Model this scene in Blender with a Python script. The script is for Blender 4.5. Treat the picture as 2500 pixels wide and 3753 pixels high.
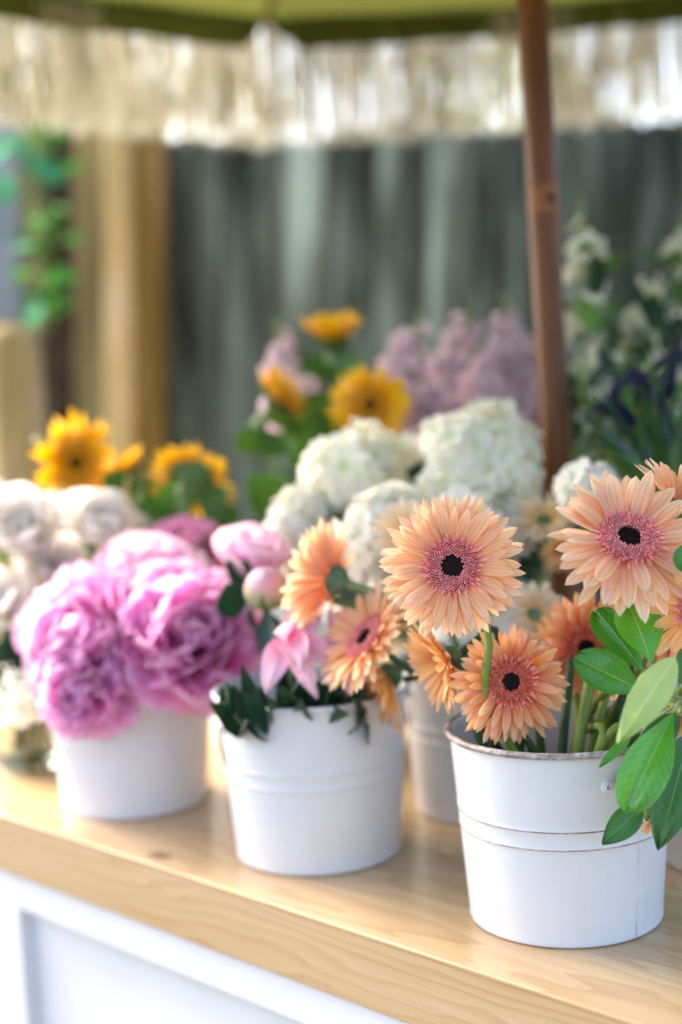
import bpy, math, random
import numpy as np
from mathutils import Vector, Matrix

for o in list(bpy.data.objects):
    bpy.data.objects.remove(o)
scene = bpy.context.scene
COL = scene.collection
rnd = random.Random(11)
rng = np.random.default_rng(7)
PI = math.pi

# ------------------------------------------------------------------ camera
CAM = np.array([0.0, 0.0, 1.375])
F_PX, PITCH, ROLL = 5212.0, 0.09715, 0.04905        # in pixels of the 2500x3753 photograph
COUNTER = CAM[2] - 0.42503                           # height of the counter top
_cp, _sp = math.cos(PITCH), math.sin(PITCH)
FWD = np.array([0, _cp, -_sp])
_r0 = np.array([1.0, 0, 0])
_d0 = np.cross(FWD, _r0)
RIGHT = math.cos(ROLL) * _r0 + math.sin(ROLL) * _d0
DOWN = -math.sin(ROLL) * _r0 + math.cos(ROLL) * _d0
UP = -DOWN
cam_data = bpy.data.cameras.new("camera")
cam = bpy.data.objects.new("camera", cam_data)
COL.objects.link(cam)
cam.matrix_world = Matrix(((RIGHT[0], UP[0], -FWD[0], CAM[0]), (RIGHT[1], UP[1], -FWD[1], CAM[1]),
                           (RIGHT[2], UP[2], -FWD[2], CAM[2]), (0, 0, 0, 1)))
cam_data.sensor_fit = 'VERTICAL'
cam_data.sensor_height = 36.0
cam_data.lens = 36.0 * F_PX / 3753.0
cam_data.clip_start = 0.05
cam_data.clip_end = 500
cam_data.dof.use_dof = True
cam_data.dof.focus_distance = 1.005
cam_data.dof.aperture_fstop = 2.0
cam_data.dof.aperture_blades = 0
scene.camera = cam

# ------------------------------------------------------------------ light
SUN_DIR = Vector((-0.55, 0.52, 0.62)).normalized()   # towards the veiled sun: high, behind the fence on the left
SUN_EL = math.asin(SUN_DIR.z)
SUN_ROT = math.atan2(SUN_DIR.x, SUN_DIR.y)
world = bpy.data.worlds.new("World")
scene.world = world
world.use_nodes = True
wn, wl = world.node_tree.nodes, world.node_tree.links
wn.clear()
sky = wn.new('ShaderNodeTexSky')
sky.sky_type = 'NISHITA'
sky.sun_disc = False
sky.sun_elevation = SUN_EL
sky.sun_rotation = SUN_ROT
sky.air_density = 0.8
sky.dust_density = 4.0
sky.ozone_density = 0.3
bg = wn.new('ShaderNodeBackground')
bg.inputs['Strength'].default_value = 0.15
wo = wn.new('ShaderNodeOutputWorld')
wl.new(sky.outputs[0], bg.inputs[0])
wl.new(bg.outputs[0], wo.inputs[0])
sun_data = bpy.data.lights.new("sun", 'SUN')
sun_data.energy = 1.5
sun_data.angle = math.radians(25)
sun_data.color = (1.0, 0.96, 0.90)
sun = bpy.data.objects.new("sun", sun_data)
sun.rotation_euler = SUN_DIR.to_track_quat('Z', 'Y').to_euler()
sun.location = (1, 3, 6)
COL.objects.link(sun)
scene.view_settings.view_transform = 'Standard'
scene.view_settings.look = 'None'
scene.view_settings.gamma = 1.0
scene.view_settings.exposure = 2.33
scene.view_settings.use_curve_mapping = False
scene.cycles.max_bounces = 8
scene.cycles.transmission_bounces = 6
scene.cycles.transparent_max_bounces = 8
scene.cycles.caustics_reflective = False
scene.cycles.caustics_refractive = False
scene.cycles.use_denoising = True


# ------------------------------------------------------------------ helpers
def at(x, y, z):
    """Point of the place seen at (x, y) of the 1568-wide photograph, z metres deep."""
    s = np.array([x, y]) / 0.6272
    return CAM + z * (RIGHT * (s[0] - 1250) / F_PX + DOWN * (s[1] - 1876.5) / F_PX + FWD)


def mm(z):
    """Metres of one photograph pixel (1568-wide) at depth z."""
    return z / (F_PX * 0.6272)


def facing(r, u, t):
    v = RIGHT * r + UP * u - FWD * t
    return v / np.linalg.norm(v)


def basis(f, spin=0.0):
    f = np.asarray(f, float)
    f = f / np.linalg.norm(f)
    ref = np.array([0, 0, 1.0]) if abs(f[2]) < 0.95 else np.array([1.0, 0, 0])
    x = np.cross(ref, f)
    x /= np.linalg.norm(x)
    y = np.cross(f, x)
    c, s = math.cos(spin), math.sin(spin)
    return np.stack([c * x + s * y, -s * x + c * y, f], 1)   # columns


YAW, EDGE = 0.77575, -0.74811
CD = np.array([math.cos(YAW), -math.sin(YAW)])
CB = np.array([math.sin(YAW), math.cos(YAW)])


def on_cart(s, b, z=0.0):
    """Point of the cart: s along the front edge, b behind it, z above the counter."""
    p = CD * s + CB * (b - EDGE)
    return np.array([p[0], p[1], COUNTER + z])


class MB:
    def __init__(self):
        self.v, self.f, self.t, self.w, self.r = [], [], [], [], []
        self.n = 0

    def add(self, V, F, t=None, w=None, r=0.0):
        V = np.asarray(V, float)
        k = len(V)
        self.v.append(V)
        self.f += [tuple(int(i) + self.n for i in q) for q in F]
        self.t.append(np.zeros(k) if t is None else np.asarray(t, float))
        self.w.append(np.zeros(k) if w is None else np.asarray(w, float))
        self.r.append(np.full(k, r) if np.isscalar(r) else np.asarray(r, float))
        self.n += k
        return self

    def box(self, lo, hi, bev=0.0):
        x0, y0, z0 = lo
        x1, y1, z1 = hi
        if bev <= 0:
            V = [(x0, y0, z0), (x1, y0, z0), (x1, y1, z0), (x0, y1, z0), (x0, y0, z1), (x1, y0, z1), (x1, y1, z1), (x0, y1, z1)]
            self.add(V, [(0, 3, 2, 1), (4, 5, 6, 7), (0, 1, 5, 4), (1, 2, 6, 5), (2, 3, 7, 6), (3, 0, 4, 7)])
            return self
        import bmesh
        bm = bmesh.new()
        bmesh.ops.create_cube(bm, size=1)
        for v in bm.verts:
            v.co = Vector(((x0 + x1) / 2 + v.co.x * (x1 - x0), (y0 + y1) / 2 + v.co.y * (y1 - y0), (z0 + z1) / 2 + v.co.z * (z1 - z0)))
        bmesh.ops.bevel(bm, geom=bm.edges[:], offset=bev, segments=3, profile=0.5, affect='EDGES')
        bm.verts.index_update()
        V = [tuple(v.co) for v in bm.verts]
        Fs = [tuple(v.index for v in f.verts) for f in bm.faces]
        bm.free()
        self.add(V, Fs)
        return self

    def tube(self, pts, rad, sides=8, cap=True, r=0.0):
        pts = np.asarray(pts, float)
        n = len(pts)
        rad = np.full(n, rad) if np.isscalar(rad) else np.asarray(rad, float)
        tan = np.gradient(pts, axis=0)
        tan /= np.linalg.norm(tan, axis=1)[:, None] + 1e-12
        ref = np.array([0.31, 0.95, 0.05])
        V = []
        a = np.linspace(0, 2 * PI, sides, endpoint=False)
        for i in range(n):
            x = np.cross(ref, tan[i])
            x /= np.linalg.norm(x) + 1e-12
            y = np.cross(tan[i], x)
            V.append(pts[i] + rad[i] * (np.cos(a)[:, None] * x + np.sin(a)[:, None] * y))
        V = np.concatenate(V)
        Fs = [(i * sides + j, i * sides + (j + 1) % sides, (i + 1) * sides + (j + 1) % sides, (i + 1) * sides + j)
              for i in range(n - 1) for j in range(sides)]
        if cap:
            Fs += [tuple(range(sides))[::-1], tuple((n - 1) * sides + j for j in range(sides))]
        tt = np.repeat(np.linspace(0, 1, n), sides)
        self.add(V, Fs, tt, None, r)
        return self

    def lathe(self, prof, sides=64, centre=(0, 0, 0), B=None):
        prof = np.asarray(prof, float)
        a = np.linspace(0, 2 * PI, sides, endpoint=False)
        V = np.stack([prof[:, 0][:, None] * np.cos(a), prof[:, 0][:, None] * np.sin(a), np.repeat(prof[:, 1][:, None], sides, 1)], -1).reshape(-1, 3)
        n = len(prof)
        Fs = [(i * sides + j, i * sides + (j + 1) % sides, (i + 1) * sides + (j + 1) % sides, (i + 1) * sides + j)
              for i in range(n - 1) for j in range(sides)]
        if B is not None:
            V = V @ np.asarray(B).T
        self.add(V + np.asarray(centre), Fs, np.repeat(np.linspace(0, 1, n), sides))
        return self

    def build(self, name, mat, parent=None, smooth=True, world=True):
        V = np.concatenate(self.v) if self.v else np.zeros((0, 3))
        if parent is not None and world:
            V = V - np.array(root_loc(parent))
        me = bpy.data.meshes.new(name)
        me.from_pydata(V.tolist(), [], self.f)
        for nm, dat in (('t', self.t), ('w', self.w), ('r', self.r)):
            at_ = me.attributes.new(nm, 'FLOAT', 'POINT')
            at_.data.foreach_set('value', np.concatenate(dat).astype(np.float32))
        if smooth:
            me.polygons.foreach_set('use_smooth', [True] * len(me.polygons))
        me.materials.append(mat)
        me.update()
        o = bpy.data.objects.new(name, me)
        COL.objects.link(o)
        if parent is not None:
            o.parent = parent
        return o


def root_loc(o):
    p = np.zeros(3)
    while o is not None:
        p = p + np.array(o.location)
        o = o.parent
    return p


def thing(name, label, cat, loc=(0, 0, 0), group=None, rotz=0.0):
    o = bpy.data.objects.new(name, None)
    o.empty_display_size = 0.03
    o.location = Vector([float(c) for c in loc])
    o.rotation_euler = (0, 0, rotz)
    o['label'] = label
    o['category'] = cat
    if group:
        o['group'] = group
    COL.objects.link(o)
    return o


def tag(o, label, cat, group=None):
    o['label'] = label
    o['category'] = cat
    if group:
        o['group'] = group
    return o


def spline(P, n=24):
    """Catmull-Rom through the points."""
    P = [np.asarray(p, float) for p in P]
    Q = [2 * P[0] - P[1]] + P + [2 * P[-1] - P[-2]]
    out = []
    segs = len(P) - 1
    per = max(3, n // segs)
    for i in range(segs):
        p0, p1, p2, p3 = Q[i:i + 4]
        for k in range(per):
            u = k / per
            out.append(0.5 * (2 * p1 + (p2 - p0) * u + (2 * p0 - 5 * p1 + 4 * p2 - p3) * u * u + (3 * p1 - p0 - 3 * p2 + p3) * u ** 3))
    out.append(P[-1])
    return np.array(out)


# ------------------------------------------------------------------ materials
def new_mat(name):
    m = bpy.data.materials.new(name)
    m.use_nodes = True
    nt = m.node_tree
    nt.nodes.clear()
    out = nt.nodes.new('ShaderNodeOutputMaterial')
    return m, nt.nodes, nt.links, out


def attr(nd, name):
    a = nd.new('ShaderNodeAttribute')
    a.attribute_name = name
    return a.outputs['Fac']


def ramp(nd, lk, fac, stops, interp='LINEAR'):
    r = nd.new('ShaderNodeValToRGB')
    r.color_ramp.interpolation = interp
    els = r.color_ramp.elements
    while len(els) > 1:
        els.remove(els[-1])
    els[0].position = stops[0][0]
    els[0].color = (*stops[0][1], 1)
    for p, c in stops[1:]:
        e = els.new(p)
        e.color = (*c, 1)
    lk.new(fac, r.inputs[0])
    return r.outputs[0]


def math_n(nd, lk, op, a, b=None, c=None):
    n = nd.new('ShaderNodeMath')
    n.operation = op
    for i, v in enumerate((a, b, c)):
        if v is None:
            continue
        if isinstance(v, (int, float)):
            n.inputs[i].default_value = v
        else:
            lk.new(v, n.inputs[i])
    return n.outputs[0]


def mixc(nd, lk, fac, a, b, mode='MIX'):
    n = nd.new('ShaderNodeMix')
    n.data_type = 'RGBA'
    n.blend_type = mode
    if isinstance(fac, (int, float)):
        n.inputs['Factor'].default_value = fac
    else:
        lk.new(fac, n.inputs['Factor'])
    for key, v in (('A', a), ('B', b)):
        sock = [s for s in n.inputs if s.name == key and s.type == 'RGBA'][0]
        if isinstance(v, tuple):
            sock.default_value = (*v, 1)
        else:
            lk.new(v, sock)
    return [s for s in n.outputs if s.type == 'RGBA'][0]


def noise(nd, lk, vec, scale, detail=4, rough=0.55, dist=0.0):
    n = nd.new('ShaderNodeTexNoise')
    n.inputs['Scale'].default_value = scale
    n.inputs['Detail'].default_value = detail
    n.inputs['Roughness'].default_value = rough
    n.inputs['Distortion'].default_value = dist
    if vec is not None:
        lk.new(vec, n.inputs['Vector'])
    return n.outputs['Fac']


def mapping(nd, lk, scale=(1, 1, 1), coord='Object', loc=(0, 0, 0)):
    tc = nd.new('ShaderNodeTexCoord')
    mp = nd.new('ShaderNodeMapping')
    mp.inputs['Scale'].default_value = scale
    mp.inputs['Location'].default_value = loc
    lk.new(tc.outputs[coord], mp.inputs['Vector'])
    return mp.outputs[0]


def bump(nd, lk, h, strength=0.3, dist=0.002):
    b = nd.new('ShaderNodeBump')
    b.inputs['Strength'].default_value = strength
    b.inputs['Distance'].default_value = dist
    lk.new(h, b.inputs['Height'])
    return b.outputs[0]


def petal_mat(name, stops, var=0.25, trans=0.35, rough=0.55, veins=0.0, vein_n=9, trans_tint=None, spec=0.25, hue=0.007):
    m, nd, lk, out = new_mat(name)
    t, w, r = attr(nd, 't'), attr(nd, 'w'), attr(nd, 'r')
    nz = noise(nd, lk, mapping(nd, lk), 90, 3)
    tj = math_n(nd, lk, 'ADD', t, math_n(nd, lk, 'MULTIPLY', math_n(nd, lk, 'SUBTRACT', nz, 0.5), 0.18))
    c = ramp(nd, lk, tj, stops)
    hsv = nd.new('ShaderNodeHueSaturation')
    lk.new(c, hsv.inputs['Color'])
    lk.new(math_n(nd, lk, 'MULTIPLY_ADD', r, var, 1.0 - var * 0.5), hsv.inputs['Value'])
    lk.new(math_n(nd, lk, 'MULTIPLY_ADD', math_n(nd, lk, 'FRACT', math_n(nd, lk, 'MULTIPLY', r, 7.3)), hue * 2, 0.5 - hue), hsv.inputs['Hue'])
    lk.new(math_n(nd, lk, 'MULTIPLY_ADD', math_n(nd, lk, 'FRACT', math_n(nd, lk, 'MULTIPLY', r, 3.7)), 0.2, 0.9), hsv.inputs['Saturation'])
    c = hsv.outputs[0]
    p = nd.new('ShaderNodeBsdfPrincipled')
    if veins > 0:
        wv = math_n(nd, lk, 'SINE', math_n(nd, lk, 'MULTIPLY', w, vein_n))
        wv = math_n(nd, lk, 'MULTIPLY_ADD', wv, 0.5, 0.5)
        wv2 = math_n(nd, lk, 'MULTIPLY', math_n(nd, lk, 'POWER', wv, 3.0), veins)
        c = mixc(nd, lk, wv2, c, mixc(nd, lk, 1.0, c, (0.86, 0.62, 0.45), 'MULTIPLY'))
        lk.new(bump(nd, lk, wv, 0.35, 0.0006), p.inputs['Normal'])
    lk.new(c, p.inputs['Base Color'])
    p.inputs['Roughness'].default_value = rough
    p.inputs['Specular IOR Level'].default_value = spec
    tr = nd.new('ShaderNodeBsdfTranslucent')
    lk.new(mixc(nd, lk, 1.0, c, trans_tint, 'MULTIPLY') if trans_tint else c, tr.inputs['Color'])
    mx = nd.new('ShaderNodeMixShader')
    mx.inputs[0].default_value = trans
    lk.new(p.outputs[0], mx.inputs[1])
    lk.new(tr.outputs[0], mx.inputs[2])
    lk.new(mx.outputs[0], out.inputs[0])
    return m


def leaf_mat(name, col, rib, rough=0.35, trans=0.25, spots=0.0, spec=0.5, dark=0.6, ribw=0.055):
    m, nd, lk, out = new_mat(name)
    w, r, t = attr(nd, 'w'), attr(nd, 'r'), attr(nd, 't')
    n1 = noise(nd, lk, mapping(nd, lk), 55, 5)
    base = mixc(nd, lk, n1, tuple(c * dark for c in col), tuple(min(1, c * 1.3) for c in col))
    aw = math_n(nd, lk, 'ABSOLUTE', w)
    # side veins: slanting from the midrib
    sv = math_n(nd, lk, 'SINE', math_n(nd, lk, 'MULTIPLY', math_n(nd, lk, 'SUBTRACT', t, math_n(nd, lk, 'MULTIPLY', aw, 0.22)), 70.0))
    sv = math_n(nd, lk, 'POWER', math_n(nd, lk, 'MULTIPLY_ADD', sv, 0.5, 0.5), 10.0)
    base = mixc(nd, lk, math_n(nd, lk, 'MULTIPLY', sv, 0.17), base, rib)
    mr = nd.new('ShaderNodeMapRange')
    mr.inputs['From Min'].default_value = ribw
    mr.inputs['From Max'].default_value = ribw * 0.35
    lk.new(math_n(nd, lk, 'ADD', aw, math_n(nd, lk, 'MULTIPLY', t, ribw * 0.5)), mr.inputs['Value'])
    base = mixc(nd, lk, math_n(nd, lk, 'MULTIPLY', mr.outputs[0], 0.85), base, rib)
    if spots > 0:
        n2 = noise(nd, lk, mapping(nd, lk, loc=(3, 1, 2)), 60, 2)
        sp = ramp(nd, lk, n2, [(0.68, (0, 0, 0)), (0.72, (1, 1, 1))])
        base = mixc(nd, lk, math_n(nd, lk, 'MULTIPLY', sp, spots), base, (0.28, 0.17, 0.06))
    hsv = nd.new('ShaderNodeHueSaturation')
    lk.new(base, hsv.inputs['Color'])
    lk.new(math_n(nd, lk, 'MULTIPLY_ADD', r, 0.5, 0.75), hsv.inputs['Value'])
    c = hsv.outputs[0]
    p = nd.new('ShaderNodeBsdfPrincipled')
    lk.new(c, p.inputs['Base Color'])
    p.inputs['Roughness'].default_value = rough
    p.inputs['Specular IOR Level'].default_value = spec
    n3 = noise(nd, lk, mapping(nd, lk), 160, 3)
    lk.new(bump(nd, lk, math_n(nd, lk, 'ADD', math_n(nd, lk, 'MULTIPLY', n3, 0.5), math_n(nd, lk, 'MULTIPLY', sv, -0.3)), 0.15, 0.0006), p.inputs['Normal'])
    tr = nd.new('ShaderNodeBsdfTranslucent')
    lk.new(mixc(nd, lk, 1.0, c, (1.0, 1.0, 0.45), 'MULTIPLY'), tr.inputs['Color'])
    mx = nd.new('ShaderNodeMixShader')
    mx.inputs[0].default_value = trans
    lk.new(p.outputs[0], mx.inputs[1])
    lk.new(tr.outputs[0], mx.inputs[2])
    lk.new(mx.outputs[0], out.inputs[0])
    return m


def plain_mat(name, c1, c2, scale=40, rough=0.5, spec=0.4, stretch=(1, 1, 1), bmp=0.2, bdist=0.001, metal=0.0, coat=0.0, detail=5):
    m, nd, lk, out = new_mat(name)
    n1 = noise(nd, lk, mapping(nd, lk, stretch), scale, detail)
    c = ramp(nd, lk, n1, [(0.32, c1), (0.68, c2)])
    p = nd.new('ShaderNodeBsdfPrincipled')
    lk.new(c, p.inputs['Base Color'])
    p.inputs['Roughness'].default_value = rough
    p.inputs['Specular IOR Level'].default_value = spec
    p.inputs['Metallic'].default_value = metal
    p.inputs['Coat Weight'].default_value = coat
    p.inputs['Coat Roughness'].default_value = 0.15
    if bmp:
        lk.new(bump(nd, lk, n1, bmp, bdist), p.inputs['Normal'])
    lk.new(p.outputs[0], out.inputs[0])
    return m


def pine_mat(name):
    """Pine boards: growth rings cut lengthwise, board seams and knots."""
    m, nd, lk, out = new_mat(name)
    tc = nd.new('ShaderNodeTexCoord')
    sx = nd.new('ShaderNodeSeparateXYZ')
    lk.new(tc.outputs['Object'], sx.inputs[0])
    X, Y, Z = sx.outputs
    bd = math_n(nd, lk, 'DIVIDE', Y, 0.088)
    idx = math_n(nd, lk, 'FLOOR', bd)
    rn = nd.new('ShaderNodeTexWhiteNoise')
    rn.noise_dimensions = '1D'
    lk.new(idx, rn.inputs['W'])
    rv = rn.outputs['Value']
    cx = nd.new('ShaderNodeCombineXYZ')
    lk.new(math_n(nd, lk, 'MULTIPLY', X, 1.6), cx.inputs[0])
    lk.new(math_n(nd, lk, 'MULTIPLY_ADD', rv, 13.0, math_n(nd, lk, 'MULTIPLY', Y, 9.0)), cx.inputs[1])
    lk.new(math_n(nd, lk, 'MULTIPLY', Z, 9.0), cx.inputs[2])
    warp = noise(nd, lk, cx.outputs[0], 1.5, 3, 0.5)
    yy = math_n(nd, lk, 'ADD', math_n(nd, lk, 'SUBTRACT', Y, math_n(nd, lk, 'MULTIPLY', idx, 0.088)), math_n(nd, lk, 'MULTIPLY_ADD', rv, 0.10, -0.08))
    zz = math_n(nd, lk, 'ADD', Z, 0.10)
    rad = math_n(nd, lk, 'SQRT', math_n(nd, lk, 'ADD', math_n(nd, lk, 'MULTIPLY', yy, yy), math_n(nd, lk, 'MULTIPLY', zz, zz)))
    rad = math_n(nd, lk, 'MULTIPLY_ADD', math_n(nd, lk, 'SUBTRACT', warp, 0.5), 0.085, rad)
    ring = math_n(nd, lk, 'FRACT', math_n(nd, lk, 'MULTIPLY', rad, 105.0))
    fine = nd.new('ShaderNodeCombineXYZ')
    lk.new(math_n(nd, lk, 'MULTIPLY', X, 6.0), fine.inputs[0])
    lk.new(math_n(nd, lk, 'MULTIPLY', Y, 260.0), fine.inputs[1])
    lk.new(math_n(nd, lk, 'MULTIPLY', Z, 260.0), fine.inputs[2])
    fn = noise(nd, lk, fine.outputs[0], 1.0, 3, 0.6)
    c = ramp(nd, lk, ring, [(0.0, (0.60, 0.42, 0.22)), (0.45, (0.56, 0.375, 0.185)), (0.8, (0.43, 0.255, 0.095)), (0.93, (0.37, 0.205, 0.065)), (1.0, (0.58, 0.40, 0.205))])
    soft = nd.new('ShaderNodeCombineXYZ')
    lk.new(math_n(nd, lk, 'MULTIPLY', X, 2.0), soft.inputs[0])
    lk.new(math_n(nd, lk, 'MULTIPLY', Y, 22.0), soft.inputs[1])
    lk.new(math_n(nd, lk, 'MULTIPLY', Z, 22.0), soft.inputs[2])
    sn = noise(nd, lk, soft.outputs[0], 1.0, 3)
    c = mixc(nd, lk, 0.62, c, ramp(nd, lk, sn, [(0.3, (0.50, 0.32, 0.14)), (0.7, (0.63, 0.45, 0.25))]))
    hsv = nd.new('ShaderNodeHueSaturation')
    lk.new(c, hsv.inputs['Color'])
    lk.new(math_n(nd, lk, 'MULTIPLY_ADD', fn, 0.18, math_n(nd, lk, 'MULTIPLY_ADD', rv, 0.16, 0.70)), hsv.inputs['Value'])
    hsv.inputs['Saturation'].default_value = 0.97
    c = hsv.outputs[0]
    # knot
    kd = nd.new('ShaderNodeVectorMath')
    kd.operation = 'DISTANCE'
    kc = nd.new('ShaderNodeCombineXYZ')
    lk.new(math_n(nd, lk, 'MULTIPLY', X, 0.55), kc.inputs[0])
    lk.new(Y, kc.inputs[1])
    lk.new(kc.outputs[0], kd.inputs[0])
    kd.inputs[1].default_value = (KNOT[0] * 0.55, KNOT[1], 0)
    kmr = nd.new('ShaderNodeMapRange')
    kmr.inputs['From Min'].default_value = 0.011
    kmr.inputs['From Max'].default_value = 0.004
    lk.new(kd.outputs['Value'], kmr.inputs['Value'])
    top = math_n(nd, lk, 'GREATER_THAN', Z, -0.004)
    c = mixc(nd, lk, math_n(nd, lk, 'MULTIPLY', math_n(nd, lk, 'MULTIPLY', kmr.outputs[0], top), 0.75), c, (0.10, 0.055, 0.02))
    # seams between boards
    seam = math_n(nd, lk, 'ABSOLUTE', math_n(nd, lk, 'SUBTRACT', math_n(nd, lk, 'FRACT', bd), 0.5))
    seam = math_n(nd, lk, 'MULTIPLY', math_n(nd, lk, 'GREATER_THAN', seam, 0.492), top)
    c = mixc(nd, lk, math_n(nd, lk, 'MULTIPLY', seam, 0.4), c, (0.25, 0.14, 0.05))
    p = nd.new('ShaderNodeBsdfPrincipled')
    lk.new(c, p.inputs['Base Color'])
    p.inputs['Roughness'].default_value = 0.22
    p.inputs['Specular IOR Level'].default_value = 0.5
    lk.new(bump(nd, lk, fn, 0.08, 0.0005), p.inputs['Normal'])
    lk.new(p.outputs[0], out.inputs[0])
    return m


def fence_mat(name, darks, lights, moss, width, off=0.0):
    m, nd, lk, out = new_mat(name)
    r = attr(nd, 'r')
    tc = nd.new('ShaderNodeTexCoord')
    sx = nd.new('ShaderNodeSeparateXYZ')
    lk.new(tc.outputs['Object'], sx.inputs[0])
    X, Y, Z = sx.outputs
    cb = nd.new('ShaderNodeCombineXYZ')
    lk.new(math_n(nd, lk, 'MULTIPLY', X, 14.0), cb.inputs[0])
    lk.new(math_n(nd, lk, 'MULTIPLY', r, 40.0), cb.inputs[1])
    lk.new(math_n(nd, lk, 'MULTIPLY', Z, 1.9), cb.inputs[2])
    n1 = noise(nd, lk, cb.outputs[0], 1.0, 5, 0.55)
    cb2 = nd.new('ShaderNodeCombineXYZ')
    lk.new(math_n(nd, lk, 'MULTIPLY', X, 120.0), cb2.inputs[0])
    lk.new(math_n(nd, lk, 'MULTIPLY', r, 17.0), cb2.inputs[1])
    lk.new(math_n(nd, lk, 'MULTIPLY', Z, 5.0), cb2.inputs[2])
    n2 = noise(nd, lk, cb2.outputs[0], 1.0, 4, 0.6)
    c = ramp(nd, lk, n1, [(0.32, darks), (0.50, moss), (0.70, lights)])
    hsv = nd.new('ShaderNodeHueSaturation')
    lk.new(c, hsv.inputs['Color'])
    lk.new(math_n(nd, lk, 'MULTIPLY_ADD', n2, 0.7, math_n(nd, lk, 'MULTIPLY_ADD', r, 1.1, 0.15)), hsv.inputs['Value'])
    p = nd.new('ShaderNodeBsdfPrincipled')
    lk.new(hsv.outputs[0], p.inputs['Base Color'])
    p.inputs['Roughness'].default_value = 0.85
    p.inputs['Specular IOR Level'].default_value = 0.2
    lk.new(bump(nd, lk, n2, 0.5, 0.003), p.inputs['Normal'])
    lk.new(p.outputs[0], out.inputs[0])
    return m


def cloth_mat(name, col, trans, tcol, strands=False):
    m, nd, lk, out = new_mat(name)
    n1 = noise(nd, lk, mapping(nd, lk), 400, 2)
    n2 = noise(nd, lk, mapping(nd, lk), 6, 3)
    c = mixc(nd, lk, n2, tuple(x * 0.8 for x in col), tuple(min(0.95, x * 1.2) for x in col))
    if strands:
        c = mixc(nd, lk, attr(nd, 'r'), mixc(nd, lk, 1.0, c, (0.72, 0.68, 0.56), 'MULTIPLY'), c)
    p = nd.new('ShaderNodeBsdfPrincipled')
    lk.new(c, p.inputs['Base Color'])
    p.inputs['Roughness'].default_value = 0.8
    p.inputs['Specular IOR Level'].default_value = 0.15
    lk.new(bump(nd, lk, n1, 0.2, 0.0006), p.inputs['Normal'])
    tr = nd.new('ShaderNodeBsdfTranslucent')
    tr.inputs['Color'].default_value = (*tcol, 1)
    if strands:
        lk.new(c, tr.inputs['Color'])
    mx = nd.new('ShaderNodeMixShader')
    mx.inputs[0].default_value = trans
    lk.new(p.outputs[0], mx.inputs[1])
    lk.new(tr.outputs[0], mx.inputs[2])
    lk.new(mx.outputs[0], out.inputs[0])
    return m


def worn_line_mat(name):
    """White paint worn through to brown metal along a raised edge."""
    m, nd, lk, out = new_mat(name)
    n1 = noise(nd, lk, mapping(nd, lk), 45, 6, 0.7)
    n2 = noise(nd, lk, mapping(nd, lk, (1, 1, 3)), 260, 4, 0.7)
    s = math_n(nd, lk, 'ADD', math_n(nd, lk, 'MULTIPLY', n1, 0.6), math_n(nd, lk, 'MULTIPLY', n2, 0.4))
    c = ramp(nd, lk, s, [(0.44, (0.20, 0.145, 0.12)), (0.55, (0.42, 0.36, 0.33)), (0.66, (0.72, 0.71, 0.70))])
    p = nd.new('ShaderNodeBsdfPrincipled')
    lk.new(c, p.inputs['Base Color'])
    p.inputs['Roughness'].default_value = 0.5
    lk.new(p.outputs[0], out.inputs[0])
    return m


def white_metal_mat(name):
    m, nd, lk, out = new_mat(name)
    n1 = noise(nd, lk, mapping(nd, lk), 9, 4)
    c = ramp(nd, lk, n1, [(0.3, (0.66, 0.662, 0.67)), (0.7, (0.71, 0.71, 0.715))])
    n2 = noise(nd, lk, mapping(nd, lk), 240, 4, 0.7)
    sc = ramp(nd, lk, n2, [(0.70, (0, 0, 0)), (0.74, (1, 1, 1))])
    sm0 = ramp(nd, lk, noise(nd, lk, mapping(nd, lk, (1, 1, 0.35)), 22, 6, 0.7), [(0.5, (0, 0, 0)), (0.75, (1, 1, 1))])
    c = mixc(nd, lk, math_n(nd, lk, 'MULTIPLY', sm0, 0.22), c, (0.52, 0.50, 0.47))
    c = mixc(nd, lk, math_n(nd, lk, 'MULTIPLY', sc, 0.35), c, (0.45, 0.42, 0.40))
    p = nd.new('ShaderNodeBsdfPrincipled')
    lk.new(c, p.inputs['Base Color'])
    p.inputs['Roughness'].default_value = 0.38
    p.inputs['Specular IOR Level'].default_value = 0.5
    lk.new(bump(nd, lk, noise(nd, lk, mapping(nd, lk, (1, 1, 0.4)), 28, 3), 0.08, 0.002), p.inputs['Normal'])
    lk.new(p.outputs[0], out.inputs[0])
    return m


M = {}
PEACH = [(0.0, (0.90, 0.30, 0.16)), (0.16, (0.96, 0.50, 0.25)), (0.42, (0.97, 0.60, 0.33)), (0.8, (0.97, 0.67, 0.41)), (1.0, (0.97, 0.75, 0.53))]
PALE = [(0.0, (0.91, 0.36, 0.27)), (0.2, (0.95, 0.54, 0.32)), (0.5, (0.96, 0.61, 0.37)), (0.85, (0.96, 0.69, 0.46)), (1.0, (0.96, 0.76, 0.54))]
DEEP = [(0.0, (0.82, 0.08, 0.03)), (0.3, (0.88, 0.20, 0.07)), (0.55, (0.91, 0.40, 0.16)), (0.85, (0.92, 0.53, 0.28)), (1.0, (0.92, 0.60, 0.37))]
YEL = [(0.0, (0.85, 0.33, 0.09)), (0.3, (0.90, 0.50, 0.17)), (0.7, (0.91, 0.58, 0.27)), (1.0, (0.92, 0.64, 0.37))]
CREAM = [(0.0, (0.85, 0.58, 0.22)), (0.5, (0.87, 0.68, 0.42)), (1.0, (0.88, 0.76, 0.58))]
M['g_peach'] = petal_mat('gerbera_petal_peach', PEACH, 0.12, 0.45, 0.5, 0.5, 8.5)
M['g_pale'] = petal_mat('gerbera_petal_pale', PALE, 0.12, 0.45, 0.5, 0.5, 8.5)
M['g_deep'] = petal_mat('gerbera_petal_deep', DEEP, 0.2, 0.4, 0.5, 0.45, 8.5)
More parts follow.
